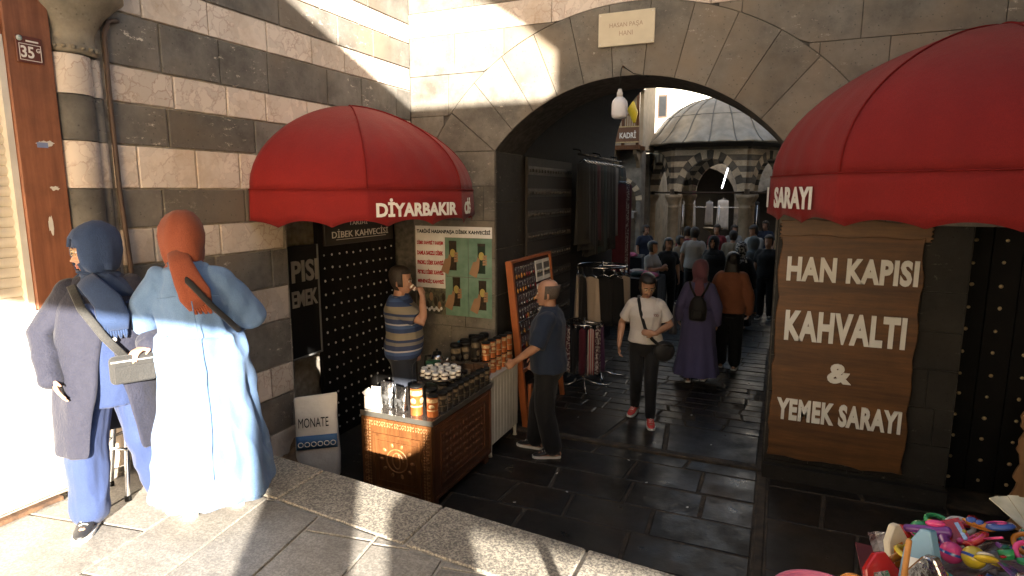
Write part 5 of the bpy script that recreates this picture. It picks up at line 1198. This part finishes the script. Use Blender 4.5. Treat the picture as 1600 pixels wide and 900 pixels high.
def piles(cx, cy, z, w, d, n, where):
    q = random.Random(n)
    for k in range(n):
        ma, nm = PILE[k % 7]; o = T('folded_garment', '%s folded garment heaped on %s' % (nm, where), 'garment', (cx + q.uniform(-w, w), cy + q.uniform(-d, d), z), q.uniform(-.5, .5), '%s folded garments on %s' % (nm, where))
        m = MB(); b = bmesh.new(); bmesh.ops.create_icosphere(b, subdivisions=3, radius=1)
        for v in b.verts: s_ = 1 + .25 * noise.noise(v.co * 2 + V(k, 0, 0)) + .1 * noise.noise(v.co * 6 + V(0, k, 0)); v.co = V(v.co.x * .17 * s_, v.co.y * .14 * s_, max(0, .05 + v.co.z * .06 * s_))
        me = bpy.data.meshes.new('cloth'); b.to_mesh(me); b.free(); me.materials.append(ma)
        for p_ in me.polygons: p_.use_smooth = True
        link('cloth', me, o)
table((-2.75, 12.0, 0), 0, 1.4, .9, .95, BLACKC, 'black-covered clothes table at the left just beyond the passage'); piles(-2.7, 12.0, .954, .5, .3, 16, 'the nearer clothes table')
table((-3.9, 14.8, 0), .1, 1.8, .9, 1.05, BLACKC, 'black-covered clothes table before the pavilion on the left'); piles(-3.8, 14.8, 1.054, .7, .3, 12, 'the farther clothes table')

# ---------------------------------------------------------------- courtyard pavilion
SB = stone_dark('pavilion_basalt', (.12, .105, .085), .1); SL = stone_light('pavilion_limestone', (.52, .43, .31), (.36, .28, .19)); COLM = mat('column_stone', (.36, .28, .19), (.25, .19, .12), .75, 6, .3)
LEAD = mat('lead_sheet', (.36, .33, .275), (.26, .24, .20), .5, 4, .25, 18, metal=.3)
PC = V(-1.97, 20.95, 0); PR = 2.04
t = T('fountain_pavilion', 'courtyard fountain pavilion with striped arches on columns under a grey ribbed lead dome', 'pavilion', tuple(PC))
cor = [V(PR * math.cos(R(60 * k)), PR * math.sin(R(60 * k)), 0) for k in range(6)]
for k in range(6):
    m = MB(); m.lathe([(.001, 0), (.24, 0), (.24, .12), (.2, .16), (.17, .22), (.155, 2.1), (.17, 2.12), (.17, 2.16), (.155, 2.18), (.16, 2.24), (.25, 2.42), (.26, 2.44), (.26, 2.52), (.001, 2.52)], tuple(cor[k]), 24); m.build('column', COLM, t)
for k in range(6):
    a, b = cor[k], cor[(k + 1) % 6]; u = (b - a).normalized(); nrm = V(u.y, -u.x, 0); L_ = (b - a).length; m = MB(); ar, sp_, ri = .80, 2.62, .20
    f = lambda s_, z, d: a + u * s_ + nrm * d + V(0, 0, z)
    def opn(z, r):   # half width of a slightly pointed opening at height z
        if z < sp_: return r
        h = (z - sp_) / (r * 1.2); return r * math.sqrt(max(0, 1 - h ** 2)) * (1 - .08 * h) if h < 1 else 0
    z = 2.52; kk = 0
    while z < 3.9:
        z1 = min(z + .165, 3.92); w0, w1 = opn(z, ar + ri), opn(z1, ar + ri)
        if w1 > 0.01 or w0 > .01:
            w0, w1 = min(w0, L_ / 2 - .012), min(w1, L_ / 2 - .012)
            m.prism([(0, z + .003), (L_ / 2 - w0, z + .003), (L_ / 2 - w1, z1 - .003), (0, z1 - .003)], .12, -.12, kk % 2, rnd.random(), f=f)
            m.prism([(L_ / 2 + w0, z + .003), (L_, z + .003), (L_, z1 - .003), (L_ / 2 + w1, z1 - .003)], .12, -.12, kk % 2, rnd.random(), f=f)
        else: m.prism([(0, z + .003), (L_, z + .003), (L_, z1 - .003), (0, z1 - .003)], .12, -.12, kk % 2, rnd.random(), f=f)
        z = z1; kk += 1
    def ap(th, r): return (L_ / 2 + r * math.cos(th) * (1 - .08 * math.sin(th)), sp_ + r * 1.2 * math.sin(th))
    nvv = 15
    for i in range(nvv):
        t0, t1 = math.pi * i / nvv + .006, math.pi * (i + 1) / nvv - .006
        m.prism([ap(t0, ar), ap((t0 + t1) / 2, ar), ap(t1, ar), ap(t1, ar + ri), ap((t0 + t1) / 2, ar + ri), ap(t0, ar + ri)], .135, -.135, 1 - i % 2, rnd.random(), f=f)
    m.build('arch_panel', [SB, SL], t)
    m = MB(); m.tube([a + V(0, 0, 2.58), b + V(0, 0, 2.58)], .028, 8); m.build('tie_beam', mat('tie_timber', (.06, .04, .03), None, .8), t)
m = MB()
hexr = lambda r, z: [V(r * math.cos(R(60 * k)), r * math.sin(R(60 * k)), z) for k in range(6)]
m.loft([hexr(2.14, 3.90), hexr(2.32, 3.97), hexr(2.34, 4.02), hexr(2.26, 4.06)], sm=False); m.build('cornice', mat('dark_cornice', (.07, .065, .06), None, .7), t)
m = MB(); nR_ = 20; n = nR_ * 8
dp = [(2.42, 4.02, 0), (2.36, 4.06, .02), (2.22, 4.16, .045), (2.08, 4.30, .03), (1.98, 4.42, .012), (1.84, 4.62, .01), (1.6, 4.9, .01), (1.25, 5.18, .01), (.85, 5.38, .008), (.4, 5.5, .003), (.06, 5.54, 0)]
m.loft([[V(r * (1 + w * abs(math.sin(nR_ * math.pi * i / n))) * math.cos(2 * math.pi * i / n), r * (1 + w * abs(math.sin(nR_ * math.pi * i / n))) * math.sin(2 * math.pi * i / n), z + w * .9 * abs(math.sin(nR_ * math.pi * i / n))) for i in range(n)] for r, z, w in dp]); dm = m.build('dome', LEAD, t)
for i in range(nR_):
    m = MB(); a = 2 * math.pi * i / nR_; m.tube([((r + .008) * math.cos(a), (r + .008) * math.sin(a), z + .012) for r, z, w in dp], .016, 6); m.build('rib', mat('lead_seam', (.15, .15, .14), None, .6), dm)
m = MB(); m.tube([(1.63 * math.cos(a), 1.63 * math.sin(a), 4.895) for a in [k * math.pi / 24 for k in range(49)]], .008, 6); m.build('seam_band', MATS['lead_seam'], dm)
t = T('fountain_basin', 'dark stone fountain basin under the pavilion dome, half hidden by people', 'fountain', tuple(PC)); m = MB(); m.lathe([(.001, 0), (.75, 0), (.8, .8), (.86, .85), (.86, .92), (.78, .92), (.7, .7), (.001, .7)], n=8, sm=False); m.build('basin', BASI, t)
m = MB(); m.lathe([(.09, .7), (.07, 1.3), (.3, 1.4), (.32, 1.45), (.001, 1.42)], n=16); m.build('spout', COLM, t)
t = T('fluorescent_tube', 'lit fluorescent tube slanting inside the pavilion arch', 'lamp', (-1.72, 21.2, 3.0)); m = MB(); m.tube([(-.06, 0, -.28), (.10, 0, .36)], .018, 8)
em, N_, L__, b_ = nt('tube_glow'); b_.inputs['Emission Color'].default_value = (.9, .95, 1, 1); b_.inputs['Emission Strength'].default_value = 2.5; m.build('glass_tube', em, t)

# ---------------------------------------------------------------- buildings round the court
DKO = mat('opening_shade', (.025, .022, .02), None, .8); GST = stone_dark('court_grey_stone', (.22, .205, .18), .1)
def facade(t, origin, u, nrm, L_, H_, arches, zone, name='wall', th=.5):
    """wall with round-arched openings at street level: arches=[(centre, halfwidth, spring)]"""
    pts = [(0, 0)]
    for c, hw, sp_ in arches: pts += [(c - hw, 0), (c - hw, sp_)] + [(c + hw * math.cos(a), sp_ + hw * math.sin(a)) for a in [math.pi - math.pi * i / 14 for i in range(1, 14)]] + [(c + hw, sp_), (c + hw, 0)]
    pts += [(L_, 0), (L_, H_), (0, H_)]; m = MB(); f = lambda s_, z, d: origin + u * s_ - nrm * d + V(0, 0, z)
    m.prism(pts, 0, th, f=f); return m.build(name, zone, t, world=True), f
Z3 = V(0, 0, 1)
t = T('rear_court_building', 'white plastered building over a grey stone arcade at the back of the courtyard', 'building', (-2, 28, 0)); O = V(-12, 28, 0); U = V(1, 0, 0); NN = V(0, -1, 0)
_, f = facade(t, O, U, NN, 18, 5.0, [(2, .9, 1.9), (5.2, .9, 1.9), (8.85, 1.35, 2.3), (11.6, .8, 1.9), (13.6, .8, 1.9), (15.8, .8, 1.9)], GST, 'arcade')
m = MB(); m.box(-12, 6, 28.0, 28.5, 5.0, 9.2)
m.build('upper_wall', PLASW, t, world=True); m = MB(); m.box(-12.2, 6.2, 27.75, 28.6, 9.2, 9.4); m.build('roof', MATS['dark_cornice'], t, world=True)
for wx, wz in ((-5.0, 6.32), (-8.2, 6.32), (-2.2, 6.5), (.6, 6.5)):
    m = MB(); m.box(wx - .21, wx + .21, 27.985, 28.0, wz - .5, wz + .5); w_ = m.build('window', mat('shutter_brown', (.07, .045, .03), None, .6), t, world=True); w_.location = -t.location
    m = MB(); m.box(wx - .15, wx + .15, 27.975, 27.985, wz - .42, wz + .42); pn = m.build('pane', mat('dark_pane', (.02, .022, .025), None, .15), w_)
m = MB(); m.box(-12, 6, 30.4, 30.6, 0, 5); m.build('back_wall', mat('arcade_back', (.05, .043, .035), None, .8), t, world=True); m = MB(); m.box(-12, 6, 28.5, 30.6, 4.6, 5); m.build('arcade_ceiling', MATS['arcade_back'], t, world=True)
t = T('left_court_wing', 'two-storey courtyard wing with a timber gallery over a striped arch, sign KADRİ on its front', 'building', (-6, 18, 0))
m = MB(); L0 = -3.80
_, f = facade(t, V(-9, 18.2, 0), V(1, 0, 0), V(0, -1, 0), 9 + L0, 3.85, [(4.55, .52, 2.35)], GST, 'arcade', .6)
m = MB()
for i in range(13):
    t0, t1 = math.pi * i / 13 + .01, math.pi * (i + 1) / 13 - .01
    m.prism([(-4.45 + r * math.cos(th), 2.35 + r * math.sin(th)) for r, th in ((.525, t0), (.525, t1), (.70, t1), (.70, t0))], 18.17, 18.2, i % 2, .5)
m.build('arch_ring', [SL, SB], t, world=True)
m = MB(); m.box(-9, L0 - .03, 18.4, 20.2, 3.85, 7.6); m.build('upper_block', mat('gallery_plaster', (.5, .43, .33), None, .85), t, world=True)
m = MB(); m.box(-9, -4.0, 20.4, 27.9, 0, 3.84); m.build('rear_mass', GST, t, world=True)
m = MB(); m.box(-9, L0 + .05, 17.6, 18.4, 3.80, 3.92); m.box(-9, L0 + .02, 17.7, 18.4, 5.5, 5.62); m.build('gallery_floor', CW, t, world=True)
for k in range(4):
    m = MB(); m.box(L0 - .08 - k * .42, L0 - k * .42, 17.68, 17.76, 3.92, 5.5); m.build('gallery_post', CW, t, world=True)
m = MB()
for k in range(24): m.box(-5.35 + k * .065, -5.325 + k * .065, 17.72, 17.745, 4.42, 4.75)
m.box(-5.4, L0, 17.70, 17.76, 4.75, 4.80); m.build('gallery_rail', wood('gallery_wood', (.30, .16, .06), (.2, .1, .04), 0, .6), t, world=True)
m = MB()
for x_ in (-5.2, -4.5, -3.9):
    m = MB(); m.prism([(18.2, 3.3), (18.2, 3.8), (17.65, 3.8), (17.72, 3.68), (18.05, 3.5)], x_ - .05, x_ + .05, f=lambda u_, w_, d: (d, u_, w_)); m.build('gallery_bracket', COLM, t, world=True)
t = T('cafe_sign', 'brown sign KADRİ with pale letters hung on the timber gallery of the courtyard wing', 'sign', (-4.25, 17.62, 4.22)); m = MB(); m.box(-.48, .46, 0, .05, -.2, .2); m.build('board', mat('cafe_board', (.16, .075, .035), None, .5), t, .004); m = MB(); put_text(m, 'KADRİ', .47, .21, lambda p_: (p_.x + .15, p_.y - .001, p_.z), depth=.01, off=.03); m.build('lettering', WHT, t)
m = MB()
for a_, b_, c_, d_ in ((-.48, .46, .2, .23), (-.48, .46, -.23, -.2)): m.box(a_, b_, -.01, .05, c_, d_)
m.build('sign_trim', BRASS, t)
t = T('yellow_banner', 'curved yellow inflated banner above the KADRİ sign', 'banner', (-4.05, 17.5, 4.6)); m = MB(); m.tube([(-.38, 0, .62), (-.15, 0, .56), (.03, 0, .40), (.13, 0, .18), (.15, 0, -.04)], [.05, .13, .14, .12, .05], 14, rnd_cap=True); m.build('tube', mat('banner_yellow', (.68, .48, .02), None, .5), t); m = MB(); m.tube([(.0, .02, .5), (.0, .3, .6)], .01, 6); m.build('tie_cord', BLK, t)
t = T('gate_rear_canopy', 'white canopy edge under the striped arch of the courtyard wing', 'canopy', (-4.4, 18.1, 2.0)); m = MB(); m.box(-.5, .5, -.3, .35, .0, .04); m.box(-.5, .5, -.3, -.28, -.16, .0); m.build('canopy_sheet', CWHT, t); m = MB(); m.tube([(-.45, .3, -.4), (-.45, -.28, 0)], .012, 6); m.tube([(.45, .3, -.4), (.45, -.28, 0)], .012, 6); m.build('arm', CHR, t)
t = T('right_court_wing', 'dark stone courtyard wing along the right side behind the arch', 'building', (3.5, 18, 0)); m = MB(); m.box(2.2, 6, 10.8, 28, 0, 6.5); m.build('wall', GST, t, world=True)
for k in range(4): m = MB(); m.box(2.17, 2.2, 12.5 + k * 3.6, 14.3 + k * 3.6, .02, 2.4); m.build('shop_shade_panel', DKO, t, world=True)  # dark panels on the solid wall, painted shade for shop openings
# bright wares hung at the back of the court
WARE = mat('white_wares', (.7, .68, .66), None, .7)
for k, (x_, y_, z_, w_, h_, ma, nm) in enumerate(((-3.35, 25.5, 1.75, .9, 1.1, WARE, 'white'), (-2.5, 24.8, 1.7, .5, .9, WARE, 'white'), (-2.1, 26, 1.75, .8, 1.2, WARE, 'white'), (-.9, 25.5, 1.7, .7, .9, GREYC, 'grey'), (-3.0, 23.6, 2.55, .4, .6, PILE[5][0], 'pink'), (-4.4, 26.0, 1.8, .9, 1.1, WARE, 'white'), (.15, 22.8, 2.5, .4, 1.2, CBLU, 'blue'), (.1, 22.4, 1.3, .5, .8, WARE, 'white'), (.18, 23.2, 2.0, .4, 1.0, PILE[5][0], 'pink'))):
    garment((x_, y_, z_ + .55), R(5 * k), w_ * .5, h_, ma, '%s clothing hung for sale at the back of the courtyard' % nm, '%s wares at the back of the courtyard' % nm)
t = T('wares_rail', 'steel goods frame at the back of the courtyard', 'goods rack', (-2.4, 25.5, 0))
for x_ in (-2.6, -1.2, .2, 1.6): m = MB(); m.tube([(x_, 0, 0), (x_, 0, 2.1)], .02, 8); m.build('post', CHR, t)
m = MB(); m.tube([(-2.6, 0, 2.0), (1.6, 0, 2.0)], .015, 8); m.build('rail', CHR, t)
for (p0, p1, sagz, lb) in (((-6, 27.9, 7.5), (2, 12, 5.6), .5, 'thin black cable slung across the courtyard sky'), ((-3.8, 18.5, 6.4), (2.2, 14, 4.9), .3, 'second black cable sagging over the pavilion dome')):
    t = T('overhead_cable', lb, 'cable', p0); m = MB(); a, b = V(*p0), V(*p1); m.tube([a.lerp(b, i / 16) - a - V(0, 0, sagz * math.sin(math.pi * i / 16)) for i in range(17)], .012, 6); m.build('wire', BLK, t)

# ---------------------------------------------------------------- toy stall beside the viewer
t = T('toy_stall', 'trestle table heaped with cheap plastic toys at the lower right', 'stall', (.62, 1.35, .85)); m = MB(); m.box(-.35, .9, -.7, .52, .72, .745); m.box(-.56, -.35, -.7, .07, .72, .745); m.build('top', CW, t, .004)
m = MB(); m.box(-.36, .91, -.71, .53, .746, .752); m.build('red_cloth', mat('stall_cloth', (.12, .01, .014), None, .8), t)
for sx, sy_ in ((-.3, -.6), (.85, -.6), (-.3, .46), (.85, .46)): m = MB(); m.box(sx - .02, sx + .02, sy_ - .02, sy_ + .02, 0, .72); m.build('leg', CW, t)
t = T('pink_basin', 'pink plastic basin at the left end of the toy stall', 'basin', (.135, 1.335, 1.575)); m = MB(); m.lathe([(.001, 0), (.075, 0), (.085, .01), (.11, .17), (.122, .172), (.122, .18), (.105, .18), (.08, .015), (.001, .012)], n=36); m.build('bowl', mat('pink_plastic', (.72, .18, .30), None, .4), t); m = MB(); m.tube([(.118 * math.cos(a), .118 * math.sin(a), .178) for a in [k * math.pi / 20 for k in range(41)]], .006, 8); m.build('rim', MATS['pink_plastic'], t); t.scale = (.85, .85, .95)
CL = {n: mat('plastic_' + n, c, None, .22, 6, coat=.4) for n, c in dict(red=(.50, .02, .02), orange=(.62, .22, .02), yellow=(.65, .48, .03), green=(.03, .30, .10), turquoise=(.04, .36, .32), blue=(.04, .10, .40), pink=(.72, .06, .24), purple=(.20, .05, .30), white=(.65, .62, .58)).items()}
SILV = mat('silver_film', (.6, .6, .62), None, .15, 12, .6, 30, metal=1)
def toy(kind, cn, loc, rot):
    nm = dict(ring='plastic_ring', ball='rubber_ball', clip='hair_clip', lolly='toy_lollipop', pistol='water_pistol', card='blister_card', whistle='toy_whistle', brush='toy_brush')[kind]
    lb = dict(ring='%s plastic bangle in the heap on the toy stall', ball='shiny %s rubber ball in the heap on the toy stall', clip='%s hair clip in the heap on the toy stall', lolly='%s spiral toy lollipop in the heap on the toy stall', pistol='%s toy water pistol in the heap on the toy stall', card='toy on a %s blister card in the heap on the toy stall', whistle='%s toy whistle in the heap on the toy stall', brush='%s toy hairbrush in the heap on the toy stall')[kind] % cn
    o = T(nm, lb, 'toy', loc, 0, 'plastic toys heaped on the stall'); o.rotation_euler = rot; c = CL[cn]; c2 = CL[rnd.choice(['white', 'yellow', 'red', 'blue', 'pink'])]
    m = MB(); m2 = MB(); n2 = 'trim'
    if kind == 'ring': m.tube([(.036 * math.cos(a), .036 * math.sin(a), 0) for a in [k * math.pi / 14 for k in range(29)]], .008, 8); m2.ell((.036, 0, .006), (.012, .01, .008))
    elif kind == 'ball': m.ell((0, 0, 0), (.032, .032, .032), 20, 14); m2.lathe([(.0325, -.004), (.0325, .004)], n=20, cap=False); n2 = 'stripe'
    elif kind == 'clip':
        m.ell((0, 0, .006), (.05, .014, .006), 14, 6); m.ell((0, 0, -.006), (.048, .012, .005), 14, 6); m2.ell((.02, 0, .012), (.016, .014, .006)); m2.ell((-.005, 0, .012), (.012, .012, .006)); n2 = 'bow'
    elif kind == 'lolly': m.lathe([(.001, -.008), (.034, -.008), (.042, 0), (.034, .008), (.001, .008)], n=24); m2.tube([(.003 * k * math.cos(k * .6), .003 * k * math.sin(k * .6), .0085) for k in range(1, 12)], .004, 6); m2.tube([(.04, 0, 0), (.12, 0, 0)], .004, 6); n2 = 'swirl'
    elif kind == 'pistol': m.tube([(-.05, 0, .02), (.06, 0, .02)], [(.012, .018), (.010, .012)], 10, flat=(0, 0, 1), rnd_cap=True); m.tube([(-.035, 0, .015), (-.05, 0, -.045)], [(.011, .014), (.012, .017)], 10, flat=(1, 0, 0), rnd_cap=True); m.tube([(-.01, 0, 0), (-.012, 0, -.02), (-.035, 0, -.02)], .004, 6); m2.ell((-.02, 0, .042), (.028, .013, .012)); n2 = 'tank'
    elif kind == 'card': m.box(-.045, .045, -.065, .065, 0, .002); m2.ell((0, -.01, .006), (.03, .035, .016), 14, 8); m2.cbox((0, .05, .0025), (.06, .012, .001)); n2 = 'bubble'; c2 = rnd.choice([SILV, c2])
    elif kind == 'whistle': m.lathe([(.001, -.012), (.02, -.012), (.02, .012), (.001, .012)], n=18); m.box(0, .055, .006, .02, -.01, .01); m2.tube([(-.02, 0, 0), (-.03, .006, 0), (-.036, 0, 0), (-.03, -.006, 0), (-.02, 0, 0)], .003, 6); n2 = 'loop'
    else: m.tube([(-.08, 0, 0), (0, 0, 0)], [.006, .009], 8, rnd_cap=True); m.ell((.045, 0, 0), (.05, .028, .010), 16, 8); m2.ell((.045, 0, .010), (.04, .02, .008), 14, 6); n2 = 'bristle_pad'
    o.scale = (.8, .8, .8); m.build('toy_body', c, o); m2.build(n2, c2, o)
combos = [(k, c) for k in ('ring', 'lolly', 'clip', 'ball', 'pistol', 'card', 'whistle', 'brush') for c in CL]; q = random.Random(17); q.shuffle(combos)
placed = []
for k, c in combos:
    for tr in range(200):
        x_, y_ = q.uniform(.34, .84), q.uniform(1.42, 1.87)
        if all((x_ - a) ** 2 + (y_ - b) ** 2 > .036 ** 2 for a, b in placed): break
    else: continue
    placed.append((x_, y_)); hz = .075 + .10 * math.exp(-((x_ - .66) / .25) ** 2 - ((y_ - 1.66) / .28) ** 2)
    toy(k, c, (x_, y_, 1.60 + hz + q.uniform(-.02, .025)), (q.uniform(-.6, .6), q.uniform(-.6, .6), q.uniform(0, 6.28)))
# the mound the toys lie on: packaging film
t = T('packaging_film', 'crumpled clear packaging heaped under the plastic toys', 'packaging', (.66, 1.60, 1.60)); b = bmesh.new(); bmesh.ops.create_grid(b, x_segments=60, y_segments=60, size=.36)
for v in b.verts: 
    e = max(0, 1 - (abs(v.co.x) / .36) ** 4) * max(0, 1 - (abs(v.co.y) / .36) ** 4); v.co.z = (.05 + .10 * math.exp(-(v.co.x / .25) ** 2 - ((v.co.y - .05) / .26) ** 2) + .018 * noise.noise(v.co * 14) + .012 * noise.noise(v.co * 33)) * e ** .4
me = bpy.data.meshes.new('film'); b.to_mesh(me); b.free(); me.materials.append(mat('film_mix', (.30, .28, .27), (.09, .05, .05), .2, 18, .4, 40, coat=.5)); link('film', me, t)
def sleeve(loc, rz, w, h, m1, m2, label, tilt=0):
    o = T('toy_packet', label, 'packet', loc, rz); o.rotation_euler = (tilt, 0, rz); m = MB(); m.prism([(-w / 2, 0), (w / 2, 0), (w / 2, h * .62), (w * .10, h), (-w * .16, h * .97), (-w / 2, h * .66)], -.012, .012); m.build('packet_body', m1, o, .003)
    m = MB(); m.prism([(-w * .35, h * .12), (w * .35, h * .12), (w * .1, h * .66), (-w * .3, h * .6)], -.0135, .0135); m.build('picture_panel', m2, o)
    m = MB(); m.cbox((w * .05, 0, h * .12), (w * .8, .027, h * .1)); m.build('printed_strip', CL['orange'], o)
sleeve((.352, 1.60, 1.60), -.9, .09, .215, mat('packet_blue', (.16, .32, .46), None, .3), PAP, 'tall blue and white toy packet standing at the left edge of the heap', -.12)
sleeve((.37, 1.54, 1.60), -.7, .10, .19, SILV, PAP, 'silver film packet standing beside the blue and white toy packet', .05)
sleeve((.30, 1.60, 1.60), .3, .085, .125, CL['red'], SILV, 'red heart-shaped foil packet leaning left of the orange stick', -.5)
sleeve((.345, 1.72, 1.62), .5, .06, .13, mat('packet_cream', (.62, .55, .42), None, .4), CL['orange'], 'cream toy packet with an orange picture behind the orange stick', -.3)
t = T('orange_stick', 'thin orange stick standing upright at the left edge of the toy heap', 'stick', (.315, 1.55, 1.60)); t.rotation_euler = (-.06, .04, 0); m = MB(); m.tube([(0, 0, 0), (0, 0, .2)], .0065, 8, rnd_cap=True); m.build('shaft', mat('stick_orange', (.50, .22, .05), None, .5), t)
t = T('white_fan', 'pale folded paper fan lying on top of the toy heap', 'fan', (.66, 1.83, 1.715)); t.rotation_euler = (.35, .3, -.5); m = MB()
for k in range(14): a0, a1 = R(20 + k * 10), R(30 + k * 10); z = .004 * (k % 2); m.prism([(.02 * math.cos(a0), .02 * math.sin(a0)), (.15 * math.cos(a0), .15 * math.sin(a0)), (.15 * math.cos(a1), .15 * math.sin(a1)), (.02 * math.cos(a1), .02 * math.sin(a1))], z, z + .003, f=lambda u_, w_, d: (u_, w_, d))
m.build('paper_leaf', mat('fan_paper', (.58, .54, .42), (.45, .42, .30), .7, 20), t)
q = random.Random(5)
for k, cn in enumerate(('red', 'blue', 'turquoise', 'orange', 'purple', 'green')):
    a = k * 1.05; toy('ring' if k % 2 else 'clip', cn, (.235 + .035 * math.cos(a), 1.415 + .04 * math.sin(a), 1.70 + .012 * k), (q.uniform(-1, 1), q.uniform(-1, 1), a)); o = [x for x in bpy.data.objects if x.get('label') and x.type == 'EMPTY'][-1]
for o in COL.objects:
    if o.get('category') == 'toy' and o.location.x < .3: o['label'] = o['label'].replace('in the heap on the toy stall', 'in the small pile next to the pink basin'); o['group'] = 'plastic toys piled next to the pink basin'
t = T('trinket_basket', 'small dark basket under the pile of trinkets next to the pink basin', 'basket', (.235, 1.415, 1.595)); m = MB(); m.lathe([(.001, 0), (.06, 0), (.075, .1), (.068, .1), (.055, .01), (.001, .01)], n=24); m.build('basket_body', wood('wicker', (.12, .06, .03), (.06, .03, .015), 2, .7), t); m = MB(); m.tube([(.073 * math.cos(a), .073 * math.sin(a), .1) for a in [k * math.pi / 12 for k in range(25)]], .006, 6); m.build('basket_rim', MATS['wicker'], t)
flush()
